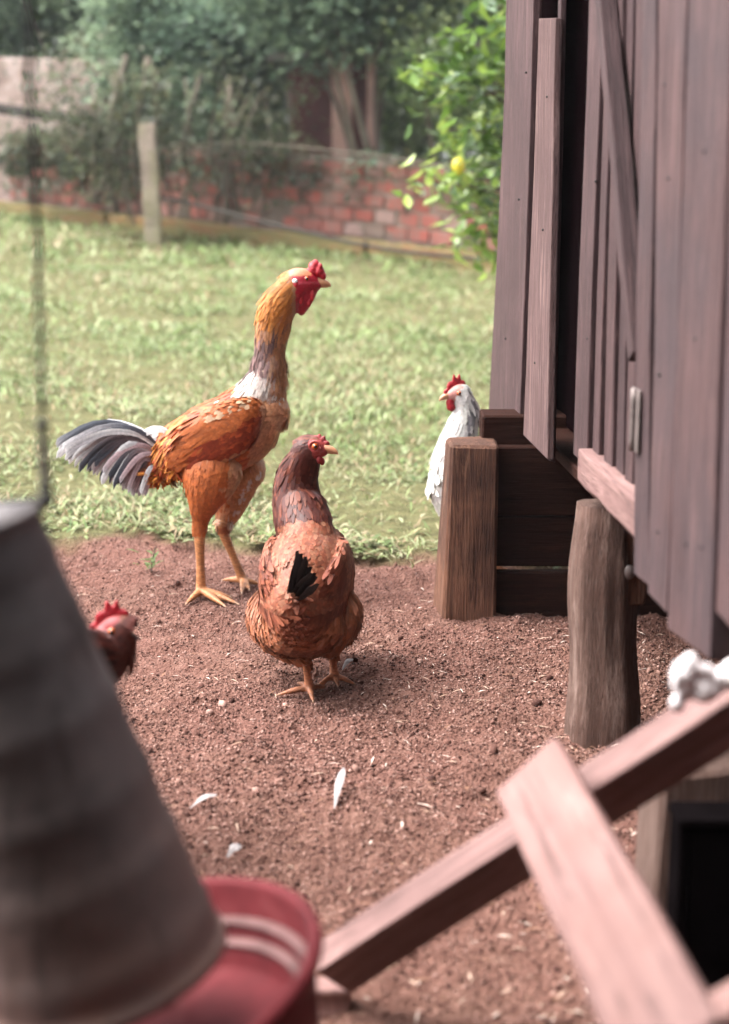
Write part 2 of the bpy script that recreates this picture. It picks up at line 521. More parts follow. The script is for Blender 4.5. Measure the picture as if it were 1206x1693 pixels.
def ellipsoid(c, r, axes=None, seg=14, rings=9):
    V = []; F = []
    for i in range(rings + 1):
        th = math.pi * i / rings
        for j in range(seg):
            ph = 2 * math.pi * j / seg
            V.append((math.sin(th) * math.cos(ph), math.sin(th) * math.sin(ph), math.cos(th)))
    V = np.array(V) * np.asarray(r)
    if axes is not None: V = V @ np.asarray(axes)
    V = V + np.asarray(c)
    for i in range(rings):
        for j in range(seg):
            F.append((i * seg + j, i * seg + (j + 1) % seg, (i + 1) * seg + (j + 1) % seg, (i + 1) * seg + j))
    return V, F

def mverts(me):
    a = np.empty(len(me.vertices) * 3, np.float32); me.vertices.foreach_get('co', a)
    return a.reshape(-1, 3).astype(float)

# ================================================================== THE SETTING
def graded(lo_f, hi_f, step, lo, hi, growth=1.18):
    xs = list(np.arange(lo_f, hi_f + step / 2, step))
    s = step; x = xs[-1]
    while x < hi:
        s *= growth; x += s; xs.append(min(x, hi))
    s = step; x = xs[0]; pre = []
    while x > lo:
        s *= growth; x -= s; pre.append(max(x, lo))
    return np.array(pre[::-1] + xs)

def grass_edge(X):
    """depth at which the lawn starts"""
    return 3.50 + 0.05 * np.sin(X * 5.3 + 0.6) + 0.34 * (fbm(X * 4.0, X * 0 + 3.3, 4, 5) - 0.47) + 0.16 * (fbm(X * 15.0, X * 0 + 7.3, 3, 15) - 0.45) - 0.17 * sstep(-0.25, 0.12, X)

def soil_relief(X, Y):
    n = 0.024 * (fbm(X * 2.2, Y * 2.2, 3, 1) - 0.45) + 0.046 * (fbm(X * 10, Y * 13, 4, 2) - 0.47) + 0.022 * np.abs(fbm(X * 42, Y * 48, 3, 3) - 0.45)
    k = 1.0
    for fx, fy, fr in FEET:
        k = k * sstep(fr * 0.6, fr * 1.5, np.hypot(X - fx, Y - fy))
    return n * k

FEET = [(*ong(345, 992)[:2], 0.075), (*ong(398, 970)[:2], 0.06), (*ong(500, 1152)[:2], 0.065), (*ong(553, 1132)[:2], 0.06)]

def ground():
    xs = graded(-1.05, 1.15, 0.009, -60, 60)
    ys = graded(0.95, 4.1, 0.009, -30, 90)
    X, Y = np.meshgrid(xs, ys)
    Z = gz(X, Y)
    lawn = sstep(-0.06, 0.05, Y - grass_edge(X))
    near = 1 - sstep(8, 16, Y)
    Z = Z + soil_relief(X, Y) * (1 - 0.6 * lawn) * near + 0.012 * lawn
    V = np.stack([X, Y, Z], -1).reshape(-1, 3)
    ny, nx = X.shape
    i = (np.arange(ny - 1)[:, None] * nx + np.arange(nx - 1)[None, :]).ravel()
    F = np.stack([i, i + 1, i + nx + 1, i + nx], -1)
    c = np.repeat(lawn.reshape(-1, 1), 3, 1) * 0.9
    me = npmesh('ground', V, F, c)
    o = obj('ground', me, M['soil'])
    tag(o, kind='structure')
ground()

def in_view(P, pad=60):
    q = proj(P)
    return (q[:, 0] > -pad) & (q[:, 0] < IW + pad) & (q[:, 1] > -pad) & (q[:, 1] < IH + pad)

ICO = None
def ico():
    bm = bmesh.new(); bmesh.ops.create_icosphere(bm, subdivisions=1, radius=1)
    V = np.array([v.co[:] for v in bm.verts]); F = np.array([[v.index for v in f.verts] for f in bm.faces]); bm.free()
    return V, F

def clods():
    VV = []; FF = []; CC = []; off = 0
    octv = np.array([(1, 0, 0), (-1, 0, 0), (0, 1, 0), (0, -1, 0), (0, 0, 1), (0, 0, -1)], float)
    octf = np.array([(0, 2, 4), (2, 1, 4), (1, 3, 4), (3, 0, 4), (2, 0, 5), (1, 2, 5), (3, 1, 5), (0, 3, 5)])
    base = np.array([C(100, 70, 62), C(134, 98, 88), C(156, 120, 108), C(80, 54, 48), C(178, 142, 130), C(120, 86, 76)])
    for (V0, F0), n, r0, sg, rmax in (((octv, octf), 170000, 0.0012, 0.45, 0.003), (ico(), 3500, 0.0022, 0.5, 0.007)):
        Y = 0.95 + (3.8 - 0.95) * rng.random(n) ** 0.9
        X = (rng.random(n) * 2 - 1) * (0.1 + Y * 0.27)
        dens = fbm(X * 3, Y * 3, 3, 9) + 0.10 * sstep(0.1, 0.6, X)
        pr = np.clip(0.55 + 2.2 * (dens - 0.47), 0.22, 1) if r0 < 0.002 else np.clip(0.35 + 3.5 * (dens - 0.5), 0.05, 0.9)
        keep = (rng.random(n) < pr) & (Y < grass_edge(X) + 0.03)
        X, Y = X[keep], Y[keep]; n = len(X)
        r = np.minimum(r0 * np.exp(rng.normal(0, sg, n)) + 0.0004, rmax)
        Z = gz(X, Y) + soil_relief(X, Y) + r * 0.15
        sc = r[:, None] * (0.7 + 0.8 * rng.random((n, 3)))
        ang = rng.random(n) * 6.28; tl = rng.normal(0, 0.5, n)
        J = 1 + 0.8 * (rng.random((n, len(V0), 1)) - 0.5)
        L = V0[None] * sc[:, None, :] * J
        ct, st = np.cos(tl)[:, None], np.sin(tl)[:, None]
        L = np.stack([L[..., 0] * ct - L[..., 2] * st, L[..., 1], L[..., 0] * st + L[..., 2] * ct], -1)
        ca, sa = np.cos(ang)[:, None], np.sin(ang)[:, None]
        P = np.stack([L[..., 0] * ca - L[..., 1] * sa + X[:, None], L[..., 0] * sa + L[..., 1] * ca + Y[:, None], L[..., 2] + Z[:, None]], -1)
        FF.append((F0[None] + (off + np.arange(n) * len(V0))[:, None, None]).reshape(-1, 3)); off += n * len(V0)
        c = base[rng.integers(0, 6, n)] * (0.8 + 0.4 * rng.random((n, 1)))
        VV.append(P.reshape(-1, 3)); CC.append(np.repeat(c, len(V0), 0))
    me = npmesh('soil_clods', np.vstack(VV), np.vstack(FF), np.vstack(CC), smooth=False)
    tag(obj('soil_clods', me, M['clod']), 'small reddish brown clods of earth strewn over the bare soil', 'soil', kind='stuff')
clods()

def blades(P, D, Lg, Wd, lift, col, seg=2, droop=0.4):
    """folded leaf blades: P base, D horizontal direction, Lg, Wd, lift angle"""
    n = len(P)
    B = np.stack([-D[:, 1], D[:, 0], np.zeros(n)], -1)
    us = np.linspace(0, 1, seg + 1); wp = {2: [0.35, 1.0, 0.06], 3: [0.3, 0.95, 0.85, 0.05]}[seg]
    V = np.empty((n, (seg + 1) * 3, 3)); 
    up = np.array([0, 0, 1.0])
    for k, u in enumerate(us):
        el = lift * (1 - droop * u)
        ctr = P + D * (np.cos(el) * Lg * u)[:, None] + up * (np.sin(el) * Lg * u)[:, None]
        wv = (Wd * wp[k] * 0.5)[:, None]
        V[:, k * 3 + 0] = ctr - B * wv + up * wv * 0.35
        V[:, k * 3 + 1] = ctr
        V[:, k * 3 + 2] = ctr + B * wv + up * wv * 0.35
    f = []
    for k in range(seg):
        a = k * 3; b = a + 3
        f += [(a, b, b + 1, a + 1), (a + 1, b + 1, b + 2, a + 2)]
    f = np.array(f); m = (seg + 1) * 3
    F = (f[None] + (np.arange(n) * m)[:, None, None]).reshape(-1, 4)
    shade = np.array([0.8, 1.0, 0.85] * (seg + 1))
    c = (col[:, None, :] * shade[None, :, None]).reshape(-1, 3)
    return V.reshape(-1, 3), F, c

def soft_normals(me, target, k):
    nn = np.empty(len(me.vertices) * 3, np.float32); me.vertices.foreach_get('normal', nn)
    nn = nn.reshape(-1, 3) * (1 - k) + target * k
    nn /= np.linalg.norm(nn, axis=1)[:, None] + 1e-9
    me.normals_split_custom_set_from_vertices(nn.astype(np.float32))

def lawn():
    VV = []; FF = []; CC = []; o = 0
    pal = np.array([C(130, 150, 88), C(154, 168, 112), C(172, 180, 134), C(100, 126, 68), C(182, 174, 136), C(172, 148, 114)])
    for (y0, y1, dens, L0, W0, seg, el) in ((3.05, 4.3, 9000, 0.034, 0.0038, 3, 0.95), (3.05, 4.3, 3600, 0.022, 0.0095, 2, 0.55), (3.05, 3.95, 15000, 0.027, 0.0105, 3, 0.50), (4.3, 6.6, 6800, 0.036, 0.0055, 2, 1.0), (6.6, 9.5, 2600, 0.046, 0.009, 2, 1.0), (9.5, 15.5, 800, 0.07, 0.018, 2, 1.0)):
        hw = lambda y: 0.15 + 0.27 * y
        n = int(dens * (y1 - y0) * 2 * hw(y1))
        Y = y0 + (y1 - y0) * rng.random(n); X = (rng.random(n) * 2 - 1) * hw(y1)
        k = np.abs(X) < hw(Y)
        e = Y - grass_edge(X)
        den = fbm(X * 2.4, Y * 2.4, 3, 21)
        tuft = fbm(X * 16, Y * 16, 2, 23)
        k &= (e > 0.10 * (tuft - 0.5) - 0.16 * (fbm(X * 9, Y * 9, 2, 27) > 0.60)) & (rng.random(n) < np.clip(0.45 + 3.6 * (den - 0.42) + 0.9 * (tuft - 0.5), 0.10, 1))
        if dens == 15000: k &= (e < 0.30) & (fbm(X * 7, Y * 7, 2, 51) > 0.40 + 0.45 * np.clip(e, 0, 1)) & (e > -0.05 - 0.10 * (fbm(X * 11, Y * 11, 2, 53) > 0.56))
        # a bare worn patch at the left
        pc = ong(20, 705); k &= ~((((X - pc[0]) / 0.28) ** 2 + ((Y - pc[1]) / 0.25) ** 2 < 1) & (rng.random(n) < 0.9))
        X, Y, e = X[k], Y[k], e[k]; n = len(X)
        Z = gz(X, Y) + 0.010 + soil_relief(X, Y) * 0.4
        a = rng.random(n) * 6.283
        D = np.stack([np.cos(a), np.sin(a), np.zeros(n)], -1)
        Lg = L0 * (0.6 + 0.9 * rng.random(n)); Wd = W0 * (0.7 + 0.7 * rng.random(n))
        lift = el * (0.35 + 0.9 * rng.random(n))
        tone = fbm(X * 1.3, Y * 1.3, 3, 31)
        dry = np.clip((tone - 0.43) * 8, 0, 1)
        c = pal[np.where(rng.random(n) < 0.15 + 0.55 * dry, rng.choice([1, 4, 5, 2], n), rng.choice([0, 0, 1, 2, 3], n))]
        c = c * (0.75 + 0.5 * rng.random((n, 1)))
        P = np.stack([X, Y, Z + 0.012 * rng.random(n)], -1)
        V, F, cc = blades(P, D, Lg, Wd, lift, c, seg)
        VV.append(V); FF.append(F + o); CC.append(cc); o += len(V)
    me = npmesh('lawn_grass', np.vstack(VV), np.vstack(FF), np.vstack(CC))
    soft_normals(me, np.array([[0, 0, 1.0]]), 0.4)
    tag(obj('lawn_grass', me, M['grass']), 'pale green short lawn grass beyond the bare soil', 'grass', kind='stuff')
lawn()

def litter():
    n = 2600
    Y = 1.0 + 2.5 * rng.random(n); X = (rng.random(n) * 2 - 1) * (0.1 + 0.26 * Y)
    k = (Y < grass_edge(X)) & (rng.random(n) < 0.25 + 0.6 * sstep(-0.1, 0.5, X))
    X, Y = X[k], Y[k]; n = len(X)
    a = rng.random(n) * 6.283
    D = np.stack([np.cos(a), np.sin(a), np.zeros(n)], -1)
    P = np.stack([X, Y, gz(X, Y) + soil_relief(X, Y) + 0.004], -1)
    pal = np.array([C(206, 176, 156), C(180, 146, 126), C(222, 200, 186), C(150, 112, 92)])
    c = pal[rng.integers(0, 4, n)]
    V, F, cc = blades(P, D, 0.008 + 0.022 * rng.random(n) ** 2, 0.0015 + 0.0025 * rng.random(n), 0.25 * rng.random(n), c, 2, 1.2)
    tag(obj('straw_litter', npmesh('straw_litter', V, F, cc), M['clod']), 'pale bits of straw and shavings scattered on the soil', 'litter', kind='stuff')
litter()

# ------------------------------------------------------------------ far background
WA = ong(0, 352); WB = ong(815, 447)
wdir = (WB - WA) / np.linalg.norm((WB - WA)[:2]); wdir[2] = 0
wnor = np.array([wdir[1], -wdir[0], 0])         # towards the camera
if wnor[1] > 0: wnor = -wnor
W0 = WA - wdir * 1.4; WLEN = float(np.linalg.norm((WB - WA)[:2])) + 2.8

def wall_z(s):
    p = W0 + wdir * s
    return float(gz(p[0], p[1]))

def brick_wall():
    root = thing('brick_wall', (W0[0], W0[1], wall_z(0)), 'low old red brick wall with mossy patches at the back of the lawn', 'wall')
    L0 = np.array(root.location)
    thick, H = 0.20, 0.66
    zA, zB = wall_z(0) - 0.12, wall_z(WLEN) - 0.12
    def pt(s, off, z): p = W0 + wdir * s + wnor * off; return (p[0], p[1], z)
    def zbase(s): return zA + (zB - zA) * s / WLEN
    def htop(s): return H + 0.10 * (1 - s / WLEN) + 0.12
    me = boxpts([pt(0, 0, zA), pt(WLEN, 0, zB), pt(WLEN, -thick, zB), pt(0, -thick, zA),
                 pt(0, 0, zA + htop(0)), pt(WLEN, 0, zB + htop(WLEN)), pt(WLEN, -thick, zB + htop(WLEN)), pt(0, -thick, zA + htop(0))], 'mortar', 0.01)
    obj('mortar', me, M['mortar'], root, L0)
    bl, bh = 0.19, 0.092
    variants = []
    for q in range(5):
        variants.append(box(-bl / 2, bl / 2, -0.05, 0.05, -bh / 2, bh / 2, 'brick', 0.006, 0.006))
        variants[-1].materials.append(M['brick'])
    rows = int((H + 0.15) / 0.106); ang = math.atan2(wdir[1], wdir[0]); slope = math.atan2(zB - zA, WLEN)
    cnt = 0
    for r in range(rows):
        s = 0.12 + (r % 2) * 0.1
        while s < WLEN - 0.1:
            px = proj(np.array(pt(s, 0, zbase(s) + 0.4)))[0]
            if -40 < px < 900 and cnt < 298 and random.random() < 0.9:
                o = bpy.data.objects.new('brick', random.choice(variants)); link(o, root)
                p = pt(s, -0.046 + random.uniform(0.0, 0.018), zbase(s) + 0.09 + r * 0.106)
                o.matrix_basis = Matrix.Translation(Vector(p) - root.location) @ Matrix.Rotation(ang, 4, 'Z') @ Matrix.Rotation(-slope + random.uniform(-0.02, 0.02), 4, 'Y') @ Matrix.Diagonal((random.uniform(0.9, 1.02), 1, random.uniform(0.92, 1.03), 1))
                cnt += 1
            s += 0.204
    # edging timbers at the foot of the wall
    segs = [(0.2, 3.1), (3.14, 5.9), (5.94, WLEN - 0.2)]
    labs = ['mossy edging timber at the left foot of the brick wall', 'mossy orange edging timber beside the wooden fence post', 'mossy edging timber at the wall foot behind the rooster head']
    for (a, b), lab in zip(segs, labs):
        p0 = Vector(pt(a, 0.16, wall_z(a) + 0.055)); p1 = Vector(pt(b, 0.16, wall_z(b) + 0.055))
        o = beam('edging_timber', p0, p1, 0.14, 0.14, M['mosswood'], None, bevel=0.015, nx=16, jit=0.01)
        tag(o, lab, 'edging', 'edging timbers along the wall')
brick_wall()

def leaf_cloud(centers, per, spread, ln, wd, cols, tilt=0.6):
    k = len(centers); n = k * per
    cc = np.repeat(centers, per, 0)
    P = cc + rng.normal(0, 1, (n, 3)) * np.asarray(spread)
    a = rng.random(n) * 6.283
    D = np.stack([np.cos(a), np.sin(a), np.zeros(n)], -1)
    tone = np.repeat(rng.random(k), per)
    pal = np.asarray(cols)
    c = pal[np.clip((tone * len(pal) + rng.normal(0, 0.8, n)).astype(int), 0, len(pal) - 1)] * (0.7 + 0.6 * rng.random((n, 1)))
    return blades(P, D, ln * (0.6 + 0.8 * rng.random(n)), wd * (0.6 + 0.8 * rng.random(n)), rng.normal(-0.65, tilt, n), c, 2, 0.5)

GREENS = [C(94, 116, 98), C(118, 142, 118), C(138, 164, 134), C(158, 182, 148), C(176, 198, 162)]
LIGHTG = [C(112, 138, 92), C(142, 166, 108), C(164, 184, 124), C(180, 194, 140)]

def shrub(name, px, py, Y, rx, rz, ry, ncl, per, label, cat, stems, cols=GREENS, drop=0.0, ln=0.07, wd=0.04, group='trees and bushes behind the wall'):
    c = at(px, py, Y)
    base = np.array([c[0], c[1], float(gz(c[0], c[1]))])
    root = thing(name, base, label, cat, group)
    v = rng.normal(0, 1, (ncl, 3)); v /= np.linalg.norm(v, axis=1)[:, None]
    v *= (0.35 + 0.65 * rng.random(ncl) ** 0.5)[:, None]
    ctr = c + v * np.array([rx, ry, rz])
    ctr[:, 2] -= drop * rng.random(ncl) ** 3
    V, F, cc = leaf_cloud(ctr, per, (0.13, 0.13, 0.10), ln, wd, cols)
    obj('crown', npmesh('crown', V, F, cc), M['leaf'], root, base)
    for i in range(stems):
        e = ctr[rng.integers(0, ncl)]
        b = base + np.array([random.uniform(-0.25, 0.25) * rx, random.uniform(-0.1, 0.1), -0.05])
        mid = (b * 0.55 + e * 0.45) + rng.normal(0, 0.1, 3)
        P = catmull([b, mid, e], 12)
        obj('trunk' if i == 0 else 'stem', tube_mesh('stem', P, np.linspace(0.045 if i == 0 else 0.025, 0.008, 12)), M['bark'], root, base)
    return root

def background():
    shrub('shrub', 90, -40, 14.3, 1.5, 0.72, 0.7, 130, 150, 'grey green leafy bush spilling over the wall at the far left', 'bush', 5, drop=0.3)
    shrub('shrub', 310, 50, 12.9, 0.9, 0.80, 0.6, 110, 140, 'grey green leafy bush above the wooden fence post', 'bush', 6, drop=0.5)
    shrub('shrub', 395, 85, 12.3, 0.42, 0.62, 0.35, 80, 140, 'dark green bush hanging over the wall left of the maroon hut', 'bush', 6, drop=0.15, cols=GREENS[:4])
    shrub('tree', 610, -50, 11.3, 1.15, 0.62, 0.4, 120, 140, 'leafy tree whose crown hides the tops of the two pink posts', 'tree', 5)
    shrub('shrub', 690, 170, 13.2, 0.55, 0.62, 0.4, 50, 120, 'light green bush right of the two pink posts', 'bush', 4, cols=LIGHTG)
    shrub('shrub', 800, 60, 11.0, 0.6, 1.0, 0.4, 46, 120, 'pale green bush behind the lemon tree', 'bush', 5, cols=LIGHTG)
    # tangle of vines before the wall, left
    g = at(180, 240, 12.9)
    base = np.array([g[0], g[1], float(gz(g[0], g[1]))])
    root = thing('vine_tangle', base, 'tangle of bare grey vines hanging before the wall left of the post', 'vine')
    for i in range(20):
        x0 = random.uniform(150, 480); x1 = x0 + random.uniform(-40, 30)
        Y = random.uniform(11.3, 12.0)
        P = catmull([at(x0, random.uniform(90, 170), Y + 0.2), at((x0 + x1) / 2 + random.uniform(-30, 30), 240, Y), at(x1, random.uniform(300, 372), Y - 0.05)], 10)
        obj('vine_stem', tube_mesh('vine_stem', P, random.uniform(0.008, 0.024), seg=7), M['bark'], root, base)
    cl = np.array([at(random.uniform(0, 190), random.uniform(205, 275), 12.7) for _ in range(34)] + [at(random.uniform(170, 330), random.uniform(120, 320), random.uniform(11.4, 12.0)) for _ in range(18)] + [at(random.uniform(60, 500), random.gauss(190, 55), random.uniform(11.1, 11.5)) for _ in range(44)])
    V, F, cc = leaf_cloud(cl, 50, (0.12, 0.1, 0.08), 0.07, 0.035, [C(84, 92, 70), C(106, 116, 88), C(126, 138, 108), C(112, 112, 84)])
    obj('vine_leaves', npmesh('vine_leaves', V, F, cc), M['leaf'], root, base)
    p = at(420, 262, 10.9); base = np.array([p[0], p[1], float(gz(p[0], p[1]))])
    root = thing('ivy', base, 'dark green ivy creeping along the top of the red brick wall', 'ivy')
    cl = []
    for _ in range(70):
        sv_ = random.uniform(1.6, WLEN - 0.8); q = W0 + wdir * sv_ + wnor * 0.03
        dr = abs(random.gauss(0, 0.10)) + (abs(random.gauss(0, 0.2)) if sv_ < 3.4 else 0)
        cl.append((q[0], q[1], wall_z(sv_) + 0.68 - dr))
    V, F, cc = leaf_cloud(np.array(cl), 34, (0.09, 0.05, 0.05), 0.055, 0.035, GREENS[:3] + [C(110, 104, 70)])
    obj('leaves', npmesh('leaves', V, F, cc), M['leaf'], root, base)
    for _ in range(7):
        s0_ = random.uniform(2.0, 5.0); q = W0 + wdir * s0_ + wnor * 0.03; e_ = q + wdir * random.uniform(-0.3, 0.3)
        P = catmull([np.array([q[0], q[1], wall_z(s0_) + 0.02]), np.array([(q[0] + e_[0]) / 2, (q[1] + e_[1]) / 2, wall_z(s0_) + 0.35]) + wnor * 0.02, np.array([e_[0], e_[1], wall_z(s0_) + 0.7])], 10)
        obj('stem', tube_mesh('stem', P, 0.009, seg=6), M['bark'], root, base)
    # far wood, one mass
    ctr = np.stack([rng.uniform(-9, 7, 800), rng.uniform(16, 18.5, 800), rng.uniform(0.6, 5.0, 800)], -1)
    V, F, cc = leaf_cloud(ctr, 60, (0.4, 0.3, 0.3), 0.2, 0.13, GREENS[1:] + LIGHTG[:2])
    tag(obj('far_woodland', npmesh('far_woodland', V, F, cc), M['leaf']), 'far mass of green foliage filling the gaps behind the bushes', 'woodland', kind='stuff')
    # plastered wall at the left with a dark bar painting the shadow gap
    p0 = at(-80, 200, 13.9); p1 = at(196, 205, 13.3)
    zt0 = at(-80, 92, 13.9)[2]; zt1 = at(196, 100, 13.3)[2]
    me = boxpts([(p0[0], p0[1], 0.3), (p1[0], p1[1], 0.3), (p1[0] + 0.1, p1[1] + 0.25, 0.3), (p0[0], p0[1] + 0.25, 0.3),
                 (p0[0], p0[1], zt0), (p1[0], p1[1], zt1), (p1[0] + 0.1, p1[1] + 0.25, zt1), (p0[0], p0[1] + 0.25, zt0)], 'plastered_wall', 0.02)
    top('plastered_wall', me, M['plaster'], ((p0[0] + p1[0]) / 2, p0[1], 0.3), 'stained pinkish plastered wall under the bush at far left', 'wall')
    o = beam('dark_pole', at(-60, 172, 13.0), at(205, 207, 12.6), 0.09, 0.09, M['darkpole'], None, bevel=0.03)  # dark bar added to draw the shadow gap under the wall
    tag(o, 'dark horizontal pole below the pinkish plastered wall', 'pole')
    # maroon hut and the posts
    a = at(478, 262, 11.9); b = at(552, 262, 11.9)
    zt = at(500, 105, 11.9)[2]; g0 = float(gz(a[0], a[1])) - 0.05
    root = thing('hut', ((a[0] + b[0]) / 2, a[1] + 0.4, g0), 'small dark maroon hut half hidden under the bushes', 'hut')
    obj('wall', box(a[0], b[0] + 0.3, a[1], a[1] + 0.9, g0, zt, 'wall', 0.01), M['maroon'], root, root.location)
    obj('roof', box(a[0] - 0.15, b[0] + 0.45, a[1] - 0.15, a[1] + 1.05, zt + 0.002, zt + 0.07, 'roof', 0.01), M['roofsheet'], root, root.location)
    for (xa, xb, lab) in ((550, 582, 'thicker pinkish square post beside the maroon hut'), (607, 626, 'thinner pinkish square post right of the thick one')):
        p = at(xa, 262, 11.35); q = at(xb, 262, 11.35); z1 = at(xa, 70, 11.35)[2]; g0 = float(gz(p[0], p[1])) - 0.02
        me = box(p[0], q[0], p[1], p[1] + 0.14, g0, z1, 'garden_post', 0.008, 0.004)
        top('garden_post', me, M['pinkpost'], ((p[0] + q[0]) / 2, p[1], g0), lab, 'post', 'pinkish posts behind the wall')
    # fence posts in front of the wall
    f = ong(256, 412)
    t = at(243, 205, f[1] + 0.02)
    o = beam('fence_post', (f[0], f[1], f[2] - 0.02), t, 0.115, 0.10, M['greypost'], None, upv=(0, -1, 0), bevel=0.012, nx=10, jit=0.006)
    tag(o, 'weathered upright wooden fence post at the wall foot', 'fence post')
    f = ong(298, 388); t = at(330, 268, f[1] + 0.05)
    o = beam('leaning_post', (f[0], f[1], f[2] - 0.02), t, 0.13, 0.09, M['greypost'], None, upv=(0, -1, 0), bevel=0.012, nx=10, jit=0.008)
    tag(o, 'short grey post leaning to the right beside the fence post', 'post')
    # wires
    def wire(pts, Y0, Y1, r, name, lab, mat):
        n = len(pts)
        P = catmull([at(x, y, Y0 + (Y1 - Y0) * i / (n - 1)) for i, (x, y) in enumerate(pts)], 24)
        me = tube_mesh(name, P, r, seg=8)
        top(name, me, mat, P[0], lab, 'wire')
    wire([(250, 235), (420, 238), (560, 250), (720, 270)], 11.6, 9.9, 0.007, 'fence_wire', 'upper thin fence wire running along the wall top', M['bark'])
    wire([(250, 322), (330, 340), (480, 378), (640, 412), (830, 432)], 11.3, 9.5, 0.013, 'sagging_cable', 'dark sagging cable running down before the red bricks', M['darkpole'])
background()

def lemon_tree():
    b = at(930, 430, 6.4); g0 = float(gz(b[0], b[1]))
    base = np.array([b[0], b[1], g0])
    root = thing('lemon_tree', base, 'lemon tree with bright glossy leaves behind the shed corner', 'tree')
    topc = at(900, -60, 6.4)
    P = catmull([base + np.array([0, 0, -0.03]), base * 0.5 + topc * 0.5 + np.array([0.04, 0, 0]), topc], 14)
    obj('trunk', tube_mesh('trunk', P, np.linspace(0.05, 0.02, 14)), M['bark'], root, base)
    tips = []
    ends = [(760, 90), (705, 120), (775, 165), (740, 215), (715, 300), (790, 250), (760, 330), (800, 380), (820, 420), (830, 60), (850, 130), (845, 300), (780, 300), (870, 210), (740, 270), (770, 395), (830, 180), (820, 15), (850, 380), (735, 140), (805, 110), (795, 205), (790, 345)]
    for (x, y) in ends:
        Y = random.uniform(6.1, 6.8)
        e = at(x, y, Y)
        t = random.uniform(0.25, 0.95); s = P[int(np.clip((e[2] - base[2]) / (topc[2] - base[2]) * 13 - random.uniform(0, 2), 1, 13))]
        m = s * 0.45 + e * 0.55 + np.array([0, 0, 0.07])
        Q = catmull([s, m, e], 9)
        obj('branch', tube_mesh('branch', Q, np.linspace(0.012, 0.004, 9), seg=7), M['bark'], root, base)
        tips.append(e); tips.append(Q[6])
    tips = np.array(tips)
    cols = [C(92, 124, 56), C(124, 158, 66), C(158, 184, 84), C(186, 206, 108), C(112, 140, 92)]
    V, F, cc = leaf_cloud(tips, 20, (0.055, 0.09, 0.05), 0.085, 0.042, cols, 0.7)
    obj('crown', npmesh('crown', V, F, cc), M['glossleaf'], root, base)
    for (x, y, Y) in ((758, 274, 6.15), (838, 330, 6.3)):
        c = at(x, y, Y)
        v, f = ellipsoid(c, (0.026, 0.026, 0.033), seg=14, rings=10)
        v[:, 2] += np.where(v[:, 2] < c[2] - 0.028, -0.006, 0)
        me = bpy.data.meshes.new('lemon'); me.from_pydata([tuple(q) for q in v], [], f); me.update()
        me.polygons.foreach_set('use_smooth', np.ones(len(me.polygons), bool))
        obj('lemon', me, M['lemon'], root, base)
lemon_tree()

# ================================================================== THE SHED
SU = ray(474, 300); SU = np.array([SU[0], SU[1], 0]); SU /= np.linalg.norm(SU)
SN = np.array([-SU[1], SU[0], 0])          # outward, towards the left
if SN[0] > 0: SN = -SN
SP = atz(860, 735, 0.35)

def shed_pt(px, py, off=0.0):
    """pixel on the shed wall plane moved outwards by off -> (s, z)"""
    d = ray(px, py); p0 = SP + SN * off
    t = np.dot(p0 - CP, SN) / np.dot(d, SN)
    p = CP + d * t
    return float(np.dot(p - SP, SU)), float(p[2])

def shed_world(s, z, off): 
    p = SP + SU * s + SN * off
    return np.array([p[0], p[1], z])

